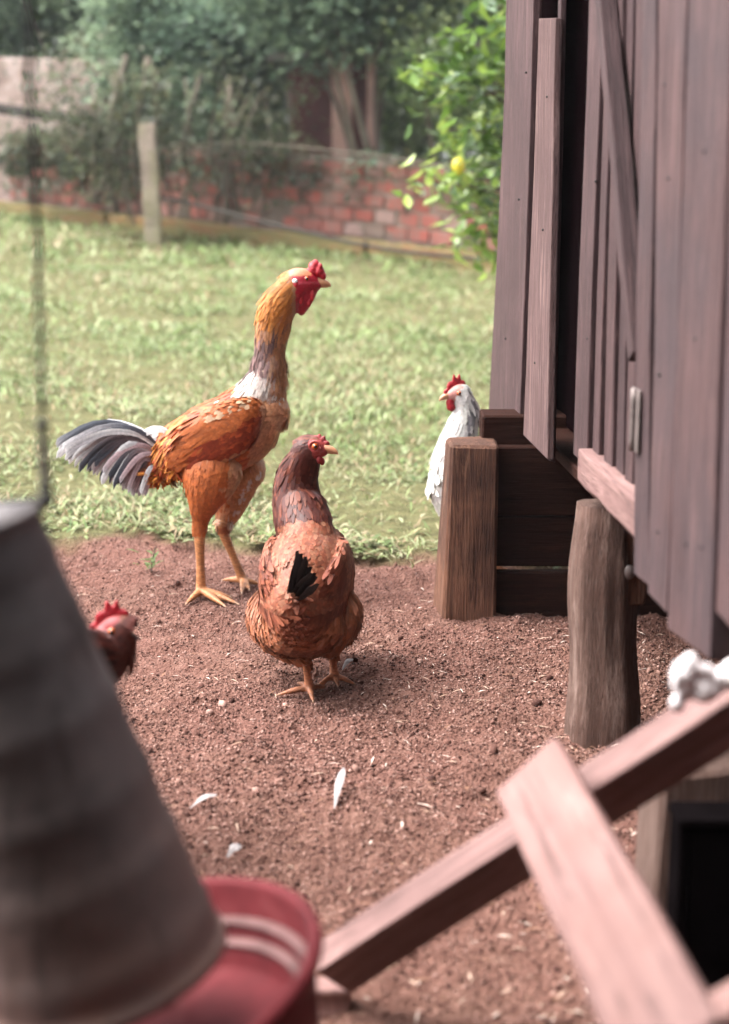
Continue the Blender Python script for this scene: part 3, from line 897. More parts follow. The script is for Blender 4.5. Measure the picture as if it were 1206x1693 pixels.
SHED_TOP = 2.15
def shed():
    root = thing('shed', (SP[0] + 0.5, SP[1] - 0.3, 0), 'raised mauve brown wooden shed standing on posts at the right', 'shed')
    L0 = np.array(root.location)
    def board(tl, tr, bl, br, off, thk, mat, name='board', ztop=None, jag=0.004):
        """tl/tr pixels near the top, bl/br pixels at the bottom edge, thickness goes inwards"""
        def edge(t, b):
            s0, z0 = shed_pt(*b, off); s1, z1 = shed_pt(*t, off)
            zt = ztop if ztop is not None else SHED_TOP
            if ztop == 'px': return (s0, z0), (s1, z1)
            k = (zt - z0) / (z1 - z0)
            k2 = (min(zt, 1.45) - z0) / (z1 - z0)
            return (s0, z0), (s0 + (s1 - s0) * min(k, k2), zt)
        a0, a1 = edge(tl, bl); b0, b1 = edge(tr, br)
        n = 6
        bm = bmesh.new(); rings = []
        for i in range(n + 1):
            t = i / n
            sa = a0[0] + (a1[0] - a0[0]) * t; za = a0[1] + (a1[1] - a0[1]) * t
            sb = b0[0] + (b1[0] - b0[0]) * t; zb = b0[1] + (b1[1] - b0[1]) * t
            j = [random.uniform(-jag, jag) * 0.6 for _ in range(2)]
            jz = [random.uniform(-jag, jag) if i == 0 else 0 for _ in range(4)]
            jo = random.uniform(-0.0015, 0.0015)
            q = [shed_world(sa + j[0], za + jz[0], off + jo), shed_world(sb + j[1], zb + jz[1], off + jo), shed_world(sb + j[1], zb + jz[2], off + jo - thk), shed_world(sa + j[0], za + jz[3], off + jo - thk)]
            rings.append([bm.verts.new(Vector(p)) for p in q])
        for i in range(n):
            for k in range(4):
                bm.faces.new((rings[i][k], rings[i][(k + 1) % 4], rings[i + 1][(k + 1) % 4], rings[i + 1][k]))
        bm.faces.new(rings[0][::-1]); bm.faces.new(rings[-1])
        bmesh.ops.recalc_face_normals(bm, faces=bm.faces)
        sh = [e for e in bm.edges if len(e.link_faces) == 2 and e.calc_face_angle() > 0.8]
        bmesh.ops.bevel(bm, geom=sh, offset=0.0022, segments=2, profile=0.6, affect='EDGES')
        return obj(name, bm_mesh(name, bm), M[mat], root, L0)
    # far wide board, rough timber, opening, then the narrow boards
    board((855, 0), (888, 0), (808, 686), (858, 735), 0.0, 0.016, 'board')
    board((892, 30), (919, 30), (866, 724), (905, 763), 0.014, 0.012, 'roughboard', 'timber', ztop='px', jag=0.007)
    board((921, 0), (926, 0), (906, 761), (909.5, 764), 0.004, 0.010, 'board')
    board((976, 0), (994, 0), (949, 748), (971, 773), 0.0, 0.014, 'board')
    board((1001, 0), (1010, 0), (979, 781), (989, 793), -0.004, 0.014, 'board')
    board((1014, 0), (1024, 0), (996, 801), (1009, 816), 0.0, 0.014, 'board')
    board((1029, 0), (1038, 0), (1016, 824), (1027, 838), -0.004, 0.014, 'board')
    board((1044, 0), (1050, 0), (1032, 844), (1044, 873), -0.002, 0.014, 'board')
    # door: strips and two wide boards
    board((1046, 0), (1066, 0), (1046, 945), (1070, 972), 0.02, 0.03, 'doorboard')
    board((1075, 0), (1129, 0), (1073, 978), (1103, 1012), 0.022, 0.03, 'doorboard')
    board((1131, 0), (1200, 0), (1104, 1040), (1174, 1092), 0.024, 0.03, 'doorboard')
    board((1203, 0), (1300, 0), (1178, 1012), (1290, 1130), 0.02, 0.03, 'doorboard')
    # diagonal brace over the narrow boards
    s0, z0 = shed_pt(991, -20, 0.022); s1, z1 = shed_pt(1047, 590, 0.022)
    beam('brace', shed_world(s0, z0, 0.014), shed_world(s1, z1, 0.014), 0.03, 0.024, M['boardx'], root, upv=SN, bevel=0.002)
    # bottom rail
    s0, z0 = shed_pt(945, 790, 0.045); s1, z1 = shed_pt(1046, 888, 0.045)
    zr = (z0 + z1) / 2
    beam('bottom_rail', shed_world(s0 + 0.1, zr, -0.008), shed_world(s1 - 0.12, zr, -0.008), 0.05, 0.05, M['railwood'], root, upv=(0, 0, 1), bevel=0.004)
    # hinge
    sh, zh0 = shed_pt(1050, 745, 0.024); _, zh1 = shed_pt(1050, 640, 0.024)
    zz = np.linspace(zh0, zh1, 6)
    P = np.array([shed_world(sh, z, 0.028) for z in zz])
    h = obj('hinge', tube_mesh('hinge', P, 0.0042, hint=(0, 1, 0), seg=10), M['metal'], root, L0)
    for k in (0, 1):
        a = [shed_world(sh + (k * 2 - 1) * 0.02, zh0, 0.0235), shed_world(sh, zh0, 0.0235), shed_world(sh, zh0, 0.026), shed_world(sh + (k * 2 - 1) * 0.02, zh0, 0.026)]
        b = [q + np.array([0, 0, zh1 - zh0]) for q in a]
        obj('hinge_leaf', boxpts(a + b, 'hinge_leaf', 0.0005), M['metal'], h, L0)
    # nail heads
    for (x, y, o_) in ((870, 120, 0.0), (858, 330, 0.0), (836, 560, 0.0), (905, 160, 0.014), (898, 380, 0.014), (885, 600, 0.014), (985, 300, 0.0), (972, 560, 0.0), (1100, 140, 0.022), (1106, 295, 0.022), (1090, 620, 0.022), (1088, 880, 0.022), (1165, 250, 0.024), (1150, 560, 0.024), (1135, 900, 0.024), (1160, 905, 0.024)):
        sn_, zn_ = shed_pt(x, y, o_ + 0.001)
        v, ff_ = ellipsoid(shed_world(sn_, zn_, o_ + 0.001), (0.0022, 0.0022, 0.0022), seg=8, rings=5)
        me = bpy.data.meshes.new('nail'); me.from_pydata([tuple(q) for q in v], [], ff_); me.update()
        obj('nail', me, M['wire'], root, L0)
    # floor, dark back wall and far side wall: the inside is enclosed
    sfar = 0.45; snear = -1.9; dep = 1.3
    def slab(s0, s1, o0, o1, z0, z1, name, mat):
        c = [shed_world(s0, z0, o0), shed_world(s1, z0, o0), shed_world(s1, z0, o1), shed_world(s0, z0, o1)]
        d = [q + np.array([0, 0, z1 - z0]) for q in c]
        return obj(name, boxpts(c + d, name, 0.003), M[mat], root, L0)
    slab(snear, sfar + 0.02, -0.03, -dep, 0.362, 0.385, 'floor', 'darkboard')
    slab(snear + 0.05, sfar - 0.04, -0.09, -0.11, 0.387, SHED_TOP, 'inner_lining', 'lining')  # dark sheet added so the gaps and opening show a shaded interior
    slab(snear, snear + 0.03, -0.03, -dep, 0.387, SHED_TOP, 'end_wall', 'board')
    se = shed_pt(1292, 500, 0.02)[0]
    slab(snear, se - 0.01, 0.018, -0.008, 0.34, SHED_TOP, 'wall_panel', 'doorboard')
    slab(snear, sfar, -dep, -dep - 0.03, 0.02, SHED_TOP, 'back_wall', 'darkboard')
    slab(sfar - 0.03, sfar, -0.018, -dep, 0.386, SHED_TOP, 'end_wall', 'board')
    slab(snear - 0.2, sfar + 0.15, 0.25, -dep - 0.2, SHED_TOP + 0.002, SHED_TOP + 0.05, 'roof', 'roofsheet')
    # floor joist whose end sticks out at the far corner
    a = at(797, 736, 2.96); b = at(797, 691, 2.96)
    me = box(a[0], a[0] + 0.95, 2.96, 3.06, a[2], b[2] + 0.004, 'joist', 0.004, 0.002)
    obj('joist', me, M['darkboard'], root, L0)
    # squared corner post
    f = ong(770, 1032); Yp = f[1]
    bl, br = at(730, 1034, Yp), at(822, 1034, Yp); tl, tr = at(744, 737, Yp), at(826, 737, Yp)
    dp = 0.12
    me = boxpts([(bl[0], Yp, -0.03), (br[0], Yp, -0.03), (br[0], Yp + dp, -0.03), (bl[0] - 0.012, Yp + dp, -0.03),
                 (tl[0], Yp, tl[2]), (tr[0], Yp, tr[2]), (tr[0], Yp + dp, tr[2]), (tl[0] - 0.004, Yp + dp, tl[2])], 'corner_post', 0.006, 0.003)
    tag(obj('corner_post', me, M['postwood'], root, L0), 'squared brown corner post with split grain')
    # skirt planks under the floor
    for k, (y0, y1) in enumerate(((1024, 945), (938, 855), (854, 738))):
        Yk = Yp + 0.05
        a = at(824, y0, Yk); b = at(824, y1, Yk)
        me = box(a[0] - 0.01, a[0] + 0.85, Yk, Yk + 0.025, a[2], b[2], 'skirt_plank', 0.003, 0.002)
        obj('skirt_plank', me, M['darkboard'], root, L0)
    # round log post
    f = ong(1003, 1240); t = at(1012, 846, f[1] + 0.01)
    n = 14; P = []; rad = []
    for i in range(n):
        k = i / (n - 1)
        P.append((f[0] + (t[0] - f[0]) * k + 0.003 * math.sin(k * 7), f[1] + (t[1] - f[1]) * k + 0.056, -0.04 + (t[2] + 0.04) * k))
        rad.append(0.058 - 0.010 * k + 0.0025 * math.sin(k * 11))
    P = np.array(P)
    V, F = tube(P, rad, seg=36, hint=(0, 1, 0.0))
    ang = np.arctan2(V[:, 1] - np.interp(V[:, 2], P[:, 2], P[:, 1]), V[:, 0] - np.interp(V[:, 2], P[:, 2], P[:, 0]))
    wob = 1 + 0.045 * np.sin(ang * 5 + 1) + 0.03 * np.sin(ang * 11 + V[:, 2] * 4) - 0.10 * np.exp(-((ang + 1.35 + 0.5 * (0.3 - V[:, 2])) / 0.05) ** 2) * (V[:, 2] > 0.12)
    cx = np.interp(V[:, 2], P[:, 2], P[:, 0]); cy = np.interp(V[:, 2], P[:, 2], P[:, 1])
    V[:, 0] = cx + (V[:, 0] - cx) * wob; V[:, 1] = cy + (V[:, 1] - cy) * wob
    me = bpy.data.meshes.new('log_post'); me.from_pydata([tuple(v) for v in V], [], F); me.update()
    me.polygons.foreach_set('use_smooth', np.ones(len(me.polygons), bool))
    tag(obj('log_post', me, M['logwood'], root, L0), 'round weathered log post with a long crack')
    # short board nailed to the log, with bolt
    Yb = f[1] - 0.012
    a = at(1006, 1014, Yb); b = at(1072, 1014, Yb); z1 = at(1000, 868, Yb)[2]
    Yb2 = f[1] + 0.02
    me = boxpts([(a[0] + 0.012, Yb2, a[2]), (b[0], Yb2 + 0.005, a[2]), (b[0], Yb2 + 0.05, a[2]), (a[0] + 0.012, Yb2 + 0.045, a[2]),
                 (a[0], Yb2, z1), (b[0] + 0.02, Yb2 + 0.005, z1), (b[0] + 0.02, Yb2 + 0.05, z1), (a[0], Yb2 + 0.045, z1)], 'cleat', 0.004, 0.002)
    cl = obj('cleat', me, M['postwood'], root, L0)
    c = at(1040, 946, Yb2 - 0.002)
    v, ff = ellipsoid(c, (0.010, 0.006, 0.012))
    me = bpy.data.meshes.new('bolt'); me.from_pydata([tuple(q) for q in v], [], ff); me.update(); me.polygons.foreach_set('use_smooth', np.ones(len(me.polygons), bool))
    obj('bolt', me, M['metal'], cl, L0)
    # nearer block post, lower right, behind the perch
    f = ong(1130, 1560)
    a = at(1072, 1590, f[1]); b = at(1215, 1590, f[1])
    zt = at(1100, 1285, f[1])[2]
    me = boxpts([(a[0], f[1], -0.03), (b[0], f[1], -0.03), (b[0], f[1] + 0.12, -0.03), (a[0], f[1] + 0.12, -0.03),
                 (a[0] + 0.006, f[1], zt), (b[0], f[1], zt + 0.01), (b[0], f[1] + 0.12, zt + 0.01), (a[0] + 0.006, f[1] + 0.12, zt)], 'near_post', 0.006, 0.003)
    obj('near_post', me, M['logwood'], root, L0)
shed()

# ================================================================== BIRDS
class Bird:
    def __init__(s, name, root_loc, label, cat):
        s.root = thing(name, root_loc, label, cat, 'chickens in the yard')
        s.L0 = np.array(root_loc, float); s.ch = []
    def chain(s, name, pts, rw, rh=None, hint=(0, 1, 0.02), flow=-1, n=26, seg=18):
        pts = np.asarray(pts, float); rw = np.asarray(rw, float); rh = rw if rh is None else np.asarray(rh, float)
        D = catmull(np.column_stack([pts, rw, rh]), n)
        P = D[:, :3]; w_, h_ = np.maximum(D[:, 3], 0.0008), np.maximum(D[:, 4], 0.0008)
        T, S, N = frames(P, hint)
        s.ch.append(dict(name=name, P=P, rw=w_, rh=h_, T=T, S=S, N=N, flow=flow, mesh=tube(P, w_, h_, hint, seg)))
    def finish(s, voxel=0.0028, smooth=5):
        s.me = remesh([c['mesh'] for c in s.ch], voxel, smooth)
        s.V = mverts(s.me)
        for c in s.ch:
            k = 6 if c['name'] == 'neck' else 0
            c['TT'] = np.linspace(0, 1, len(c['P']))[k:]
            for q in ('P', 'T', 'S', 'N', 'rw', 'rh'): c[q] = c[q][k:]
        s.P = np.vstack([c['P'] for c in s.ch]); s.T = np.vstack([c['T'] * c['flow'] for c in s.ch])
        s.S = np.vstack([c['S'] for c in s.ch]); s.N = np.vstack([c['N'] for c in s.ch])
        s.RW = np.concatenate([c['rw'] for c in s.ch]); s.RH = np.concatenate([c['rh'] for c in s.ch])
        s.TT = np.concatenate([c['TT'] for c in s.ch])
        s.CI = np.concatenate([[i] * len(c['P']) for i, c in enumerate(s.ch)])
        s.names = np.array([c['name'] for c in s.ch])
    def near(s, Q):
        """nearest chain sample of each point"""
        out = np.empty(len(Q), int)
        for a in range(0, len(Q), 4000):
            d = Q[a:a + 4000, None, :] - s.P[None]
            x = np.einsum('ijk,jk->ij', d, s.S); y = np.einsum('ijk,jk->ij', d, s.N); z = np.einsum('ijk,jk->ij', d, s.T)
            e = np.sqrt((x / s.RW) ** 2 + (y / s.RH) ** 2 + (z / np.minimum(s.RW, s.RH)) ** 2) - 1
            e = e * np.minimum(s.RW, s.RH)
            out[a:a + 4000] = np.argmin(e, 1)
        return out
    def skin(s, colfn):
        k = s.near(s.V)
        c = colfn(s.V, s.names[s.CI[k]], s.TT[k])
        addcol(s.me, c)
        return obj('body', s.me, M['skin'], s.root, s.L0)
    def sample(s, n):
        s2 = bpy.data.meshes.new('t'); 
        me = s.me; me.calc_loop_triangles()
        t = np.empty(len(me.loop_triangles) * 3, np.int32); me.loop_triangles.foreach_get('vertices', t); t = t.reshape(-1, 3)
        bpy.data.meshes.remove(s2)
        A, B, Cc = s.V[t[:, 0]], s.V[t[:, 1]], s.V[t[:, 2]]
        nn = np.cross(B - A, Cc - A); ar = np.linalg.norm(nn, axis=1)
        i = rng.choice(len(t), n, p=ar / ar.sum())
        u = rng.random((n, 1)); v = rng.random((n, 1)); f = (u + v) > 1; u = np.where(f, 1 - u, u); v = np.where(f, 1 - v, v)
        return A[i] + (B[i] - A[i]) * u + (Cc[i] - A[i]) * v, nn[i] / (ar[i][:, None] + 1e-12)
    def plumage(s, ncand, spec, cell=0.0065, name='plumage'):
        """spec(P, chain, t) -> mask, length, width, colour(n,3), lift, gravity"""
        P, N = s.sample(ncand)
        # thin to an even spread
        key = np.floor(P / cell).astype(int); _, idx = np.unique(key, axis=0, return_index=True)
        P, N = P[idx], N[idx]
        k = s.near(P)
        m, L, W, col, lift, grav = spec(P, s.names[s.CI[k]], s.TT[k])
        P, N, k, L, W, col, lift, grav = P[m], N[m], k[m], L[m], W[m], col[m], lift[m], grav[m]
        q = rng.random(len(P)); lift = lift * (0.5 + 1.5 * q * q); W = W * (0.45 + 0.8 * rng.random(len(P)))
        D = s.T[k] + np.array([0, 0, -1.0]) * grav[:, None] + rng.normal(0, 0.10, P.shape)
        D = D - N * np.sum(D * N, 1)[:, None]; D /= np.linalg.norm(D, axis=1)[:, None] + 1e-9
        me = feathers(P, D, N, L, W, col, lift)
        o = obj(name, me, M['feather'], s.root, s.L0); o['kind'] = 'stuff'
        return o

FU = np.array([0.0, 0.3, 0.62, 0.86, 1.0]); FWD = np.array([0.45, 0.9, 1.0, 0.78, 0.18])
def feathers(P, D, N, L, W, col, lift):
    n = len(P); B = np.cross(N, D)
    V = np.empty((n, 15, 3)); cc = np.empty((n, 15, 3))
    for i, u in enumerate(FU):
        h = 0.0002 + lift * np.sin(u * 1.7) * L - 0.05 * (u ** 3) * L
        for j, v in enumerate((-1, 0, 1)):
            V[:, i * 3 + j] = P + D * (L * (u - 0.12))[:, None] + B * (v * W * 0.5 * FWD[i])[:, None] + N * (h - abs(v) * W * 0.08)[:, None]
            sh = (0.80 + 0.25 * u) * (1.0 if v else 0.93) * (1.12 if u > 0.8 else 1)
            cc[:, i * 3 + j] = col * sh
    f = []
    for i in range(4):
        for j in range(2):
            a = i * 3 + j; f.append((a, a + 3, a + 4, a + 1))
    F = (np.array(f)[None] + (np.arange(n) * 15)[:, None, None]).reshape(-1, 4)
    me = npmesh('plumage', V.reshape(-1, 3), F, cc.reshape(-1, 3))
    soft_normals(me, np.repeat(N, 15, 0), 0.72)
    return me

def plume(bird, pts, wid, nrm, cols, name='tail_feather', n=14, prof=None, parent=None):
    """one long feather as a ribbon with a raised quill"""
    P = catmull(pts, n); T = np.gradient(P, axis=0); T /= np.linalg.norm(T, axis=1)[:, None]
    H = np.asarray(nrm, float); S = np.cross(T, H); S /= np.linalg.norm(S, axis=1)[:, None] + 1e-9; Nn = np.cross(S, T)
    u = np.linspace(0, 1, n)
    wv = wid * 0.5 * (np.interp(u, [0, 0.15, 0.6, 0.88, 1], [0.25, 0.7, 1, 0.75, 0.05]) if prof is None else np.interp(u, *prof))
    V = []; cc = []
    cols = np.asarray(cols)
    for i in range(n):
        for v in (-1, -0.5, 0, 0.5, 1):
            rag = 1 + random.uniform(-0.12, 0.08) * abs(v)
            V.append(P[i] + S[i] * v * wv[i] * rag + Nn[i] * (0.12 * wv[i] * (1 - v * v)))
            ci = np.array([np.interp(u[i], np.linspace(0, 1, len(cols)), cols[:, k]) for k in range(3)])
            cc.append(ci * (0.75 if v == 0 else random.uniform(0.85, 1.15)))
    F = [(i * 5 + j, i * 5 + j + 1, (i + 1) * 5 + j + 1, (i + 1) * 5 + j) for i in range(n - 1) for j in range(4)]
    return obj(name, npmesh('tail_feather', np.array(V), np.array(F), np.array(cc)), M['feather'], parent or bird.root, bird.L0)

def part_blob(bird, name, ells, mat, voxel=0.0016, smooth=3, parent=None):
    me = remesh([ellipsoid(*e) for e in ells], voxel, smooth, name)
    return obj(name, me, M[mat], parent or bird.root, bird.L0)

def eye(bird, c, out, r=0.0055):
    c = np.asarray(c, float); out = np.asarray(out, float); out = out / np.linalg.norm(out)
    def sph(cc, rr, nm):
        v, f = ellipsoid(cc, (rr,) * 3); me = bpy.data.meshes.new(nm); me.from_pydata([tuple(q) for q in v], [], f); me.update()
        me.polygons.foreach_set('use_smooth', np.ones(len(me.polygons), bool)); return me
    e = obj('eye', sph(c, r, 'eye'), M['iris'], bird.root, bird.L0)
    obj('pupil', sph(c + out * r * 0.55, r * 0.58, 'pupil'), M['pupil'], e, bird.L0)

def beak(bird, base, tip, side, r=0.009, mat='beak'):
    base = np.asarray(base, float); tip = np.asarray(tip, float); d = tip - base; side = np.asarray(side, float)
    dn = np.cross(side, d); dn /= np.linalg.norm(dn)
    if dn[2] > 0: dn = -dn
    P = catmull([base - d * 0.35, base + d * 0.3 - dn * 0.001, base + d * 0.75 + dn * 0.0012, tip + dn * 0.005], 12)
    b = obj('beak', tube_mesh('beak', P, np.interp(np.linspace(0, 1, 12), [0, 0.3, 0.7, 1], [r, r * 0.8, r * 0.45, 0.0008]), np.interp(np.linspace(0, 1, 12), [0, 0.3, 0.7, 1], [r * 0.95, r * 0.75, r * 0.45, 0.0008]), hint=side), M[mat], bird.root, bird.L0)
    P = catmull([base - d * 0.3 + dn * r * 0.55, base + d * 0.3 + dn * r * 0.6, base + d * 0.82 + dn * r * 0.55], 8)
    obj('lower_beak', tube_mesh('lower_beak', P, np.linspace(r * 0.7, 0.001, 8), np.linspace(r * 0.5, 0.001, 8), hint=side), M[mat], b, bird.L0)

def leg_chains(bird, hock, ankle, toes, r=0.0085, hint=(0, 1, 0.02)):
    hock, ankle = np.asarray(hock, float), np.asarray(ankle, float)
    bird.chain('shank', [hock + np.array([0, 0, 0.02]), hock, hock * 0.5 + ankle * 0.5, ankle], [r * 1.25, r * 1.35, r, r * 1.25], hint=hint, flow=1, n=18, seg=12)
    for t in toes:
        t = np.asarray(t, float)
        m = ankle * 0.5 + t * 0.5 + np.array([0, 0, 0.003])
        bird.chain('toe', [ankle + np.array([0, 0, 0.003]), m, t], [r * 0.95, r * 0.72, 0.0022], hint=(0.1, 0.2, 1), flow=1, n=12, seg=10)

def jitter(n, a=0.16):
    return 1 + 1.05 * a * (rng.random((n, 1)) * 2 - 1) + 0.02 * (rng.random((n, 3)) * 2 - 1)

LEGC = np.array(C(206, 138, 88)); CLAW = np.array(C(180, 140, 110))

# ------------------------------------------------------------------ rooster
def rooster():
    fn = ong(336, 988); ff = ong(398, 968)
    Y0 = fn[1] + 0.045                       # depth of the body's middle plane
    px1 = Y0 / FPX * 1.02                    # metres in one pixel there
    b = Bird('rooster', (at(360, 900, Y0)[0], Y0, 0.0), 'tall orange rooster with red face and grey white tail, standing on the grass edge', 'rooster')
    A = lambda x, y, dy=0.0: at(x, y, Y0 + dy)
    r = lambda *v: np.array(v) * px1
    b.chain('body', [A(262, 768), A(278, 757), A(306, 745), A(345, 733), A(390, 712), A(428, 693), A(458, 687), A(478, 690)],
            [0.012, 0.034, 0.062, 0.078, 0.078, 0.068, 0.048, 0.014], r(12, 30, 50, 62, 61, 53, 38, 12), hint=(0, 1, 0))
    b.chain('neck', [A(425, 690), A(438, 645), A(445, 605), A(448, 568), A(455, 530), A(466, 502), A(482, 480), A(496, 468)],
            r(46, 31, 22, 20, 23, 26, 25, 21), r(48, 34, 24, 23, 27, 28, 26, 23), hint=(0, 1, 0))
    b.chain('mantle', [A(365, 700), A(398, 682), A(424, 660), A(438, 632), A(445, 602)], r(30, 40, 38, 30, 20), r(26, 36, 38, 31, 21), hint=(0, 1, 0))
    b.chain('head', [A(478, 478), A(495, 468), A(511, 468), A(524, 470), A(532, 471)], r(22, 22, 18, 11, 6), r(26, 25, 20, 12, 6), hint=(0, 1, 0), n=18)
    b.chain('throat', [A(506, 478), A(503, 496), A(500, 511), A(498, 522)], r(14, 12, 9, 4), r(20, 15, 9, 3), hint=(0, 1, 0), n=12)
    # folded wings
    for sgn in (-1, 1):
        b.chain('wing', [A(446, 684, 0.040 * sgn), A(420, 688, 0.066 * sgn), A(388, 704, 0.078 * sgn), A(350, 727, 0.076 * sgn), A(314, 752, 0.064 * sgn), A(290, 775, 0.045 * sgn)],
                [0.004, 0.015, 0.018, 0.017, 0.013, 0.004], r(6, 30, 43, 42, 30, 8), hint=(0, 1, 0), flow=1)
    # legs
    dn, df = fn[1] - Y0, ff[1] - Y0
    b.chain('thigh', [A(362, 735, -0.025), A(354, 765, -0.042), A(346, 798, -0.050), A(338, 830, -0.05), A(333, 855, dn), A(330, 878, dn)], r(22, 38, 36, 25, 14, 10), r(28, 47, 43, 27, 15, 11), hint=(0, 1, 0), flow=1)
    b.chain('thigh', [A(396, 740, 0.02), A(394, 770, 0.04), A(390, 800, 0.05), A(383, 832, 0.055), A(374, 858, 0.07), A(370, 876, df)], r(20, 40, 34, 25, 16, 11), r(24, 44, 36, 25, 17, 12), hint=(0, 1, 0), flow=1)
    g = lambda x, y: ong(x, y) + np.array([0, 0, 0.004])
    leg_chains(b, A(330, 880, dn), np.append(at(333, 980, fn[1])[:2], 0.016), [g(398, 1003), g(386, 992), g(376, 1008), g(306, 1004)], 0.0095)
    leg_chains(b, A(369, 878, df), np.append(at(403, 958, ff[1])[:2], 0.016), [g(414, 980), g(432, 970), g(400, 986), g(366, 962)], 0.009)
    b.finish(0.0027, 5)
    red = np.array(C(170, 22, 44)); red2 = np.array(C(200, 70, 84))
    gold, tan, mauve, cream = map(np.array, (C(204, 128, 58), C(190, 134, 92), C(146, 114, 110), C(226, 212, 202)))
    orange, deep, breast, rust = map(np.array, (C(196, 106, 54), C(146, 57, 30), C(198, 140, 102), C(176, 78, 40)))
    def skin(V, nm, t):
        q = proj(V); c = np.tile(orange * 0.6, (len(V), 1))
        c[nm == 'neck'] = tan * 0.7
        leg = (nm == 'shank') | (nm == 'toe'); c[leg] = LEGC * (0.62 + 0.5 * vnoise(V[leg, 2] * 300, V[leg, 0] * 140, 4) + 0.25 * vnoise(V[leg, 2] * 60, V[leg, 0] * 60, 6))[:, None] * (0.9 + 0.14 * np.sign(np.sin(V[leg, 2] * 1000 + V[leg, 0] * 300)))[:, None] * (0.72 + 0.28 * sstep(0.0, 0.03, V[leg, 2]))[:, None]
        c[(nm == 'toe') & (t > 0.9)] = CLAW
        fc = ((nm == 'head') & (q[:, 0] > 484)) | (nm == 'throat') | ((nm == 'neck') & (q[:, 0] > 489))
        c[fc] = red
        st = fc & (np.abs(q[:, 1] - 468) < 2.4); c[st] = red2
        cr = (nm == 'head') & (q[:, 1] < 456) & (q[:, 0] < 515); c[cr] = np.array(C(206, 130, 92))
        return c
    b.skin(skin)
    def spec(P, nm, t):
        q = proj(P); x, y = q[:, 0], q[:, 1]; n = len(P)
        m = ~((nm == 'shank') | (nm == 'toe') | (nm == 'throat'))
        m &= ~((x > 483) & (y < 535) & (y > 455)) & ~((nm == 'head') & (x > 478))
        m &= ~((nm == 'thigh') & (t > 0.93)) & ~(nm == 'wing')
        L = np.full(n, 0.024); W = np.full(n, 0.0095); lift = np.full(n, 0.075); grav = np.full(n, 0.10)
        col = np.tile(orange, (n, 1)); rnd = rng.random(n)
        nk = (nm == 'neck') | (nm == 'head') | (nm == 'mantle')
        fl = fbm(x * 0.035, y * 0.035, 3, 41)
        L[nk] = 0.034; W[nk] = 0.0065; lift[nk] = 0.10 + 0.10 * (t[nk] < 0.4)
        hd = nm == 'head'; L[hd] = 0.013; grav[hd] = 1.2; lift[hd] = 0.05
        yy = y; y = y + 26 * (rnd - 0.5) + 30 * (fl - 0.47)
        ys = [470, 512, 540, 565, 592, 622, 650, 690]
        back = np.array([gold, gold * 0.97, tan, mauve * 0.9, mauve * 1.15, cream * 0.82, cream * 0.9, cream * 0.85])
        front = np.array([gold, gold * 0.9, tan * 0.9, tan * 0.8, tan * 0.85, tan * 0.9, breast, breast])
        wb = sstep(462, 438, x + 16 * (rnd - 0.5))[:, None]
        cb = np.stack([np.interp(y, ys, back[:, i]) for i in range(3)], -1); cf = np.stack([np.interp(y, ys, front[:, i]) for i in range(3)], -1)
        col[nk] = (cb * wb + cf * (1 - wb))[nk]
        k = (nm == 'mantle') & (x < 400); col[k] = np.where((rnd[k] < 0.5)[:, None], rust, orange)
        ds = nk & (np.abs((x - 440) + (y - 575) * 0.75) < 7) & (y > 540) & (y < 615); col[ds] = mauve * 0.55
        y = yy
        bd = nm == 'body'
        k = bd & (x > 420); col[k] = np.where((fl[k] + 0.1 * rnd[k] > 0.58)[:, None], breast * 1.2, breast * 0.95)
        k = bd & (x <= 420); col[k] = np.where((rnd[k] * 0.5 + fl[k] < 0.72)[:, None], rust, orange)
        k = bd & (y < 664) & (x > 372) & (rnd < 0.75); col[k] = cream * 0.9
        k = bd & (x < 318); col[k] = np.where((rnd[k] < 0.35)[:, None], rust, gold); L[k] = 0.050; W[k] = 0.007; grav[k] = 0.7; lift[k] = 0.05
        k = bd & (x < 285); L[k] = 0.066; grav[k] = 1.1; lift[k] = 0.035
        th = nm == 'thigh'
        col[th] = np.where((fl[th] + 0.1 * rnd[th] > 0.62)[:, None], breast * 1.1, orange * 0.95); L[th] = 0.022; W[th] = 0.008
        k = th & (x > 380); col[k] = np.where((rnd[k] < 0.5)[:, None], breast, tan)
        k = (th | bd) & (np.abs(x - (420 - (y - 780) * 0.45)) < 6) & (y > 770) & (rnd < 0.6); col[k] = cream * 0.85
        return m, L * (0.8 + 0.4 * rng.random(n)), W, col * jitter(n), lift, grav
    b.plumage(180000, spec, 0.0039)
    def wspec(P, nm, t):
        q = proj(P); x, y = q[:, 0], q[:, 1]; n = len(P)
        m = nm == 'wing'
        L = np.where(t > 0.55, 0.052, 0.024); W = np.where(t > 0.55, 0.012, 0.011)
        rnd = rng.random(n)
        col = np.where((rnd < 0.7)[:, None], deep, rust) * np.ones((n, 1))
        up = (y < 712 - (x - 380) * 0.5); col[up] = orange * 0.95
        k = (np.abs(y - (682 - (x - 370) * 0.42)) < 6) & (x > 345) & (rnd < 0.7); col[k] = np.array(C(214, 176, 140))
        k = (y > 752 - (x - 384) * 0.55) & (x > 350); col[k] = np.where((rnd[k] < 0.5)[:, None], tan, mauve)
        k = t > 0.7; col[k] = np.where((rnd[k] < 0.8)[:, None], orange * 0.9, deep)
        return m, L * (0.8 + 0.4 * rng.random(n)), W, col * jitter(n), np.full(n, 0.065), np.full(n, 0.05)
    ow = b.plumage(90000, wspec, 0.0055, 'wing'); tag(ow, 'dark rust red folded wing with cream edging')
    # tail: sickle feathers sweeping left and drooping
    white, grey, slate, mv = map(np.array, (C(236, 234, 232), C(186, 182, 184), C(84, 88, 98), C(160, 136, 138)))
    rr = random.Random(5)
    n = 92
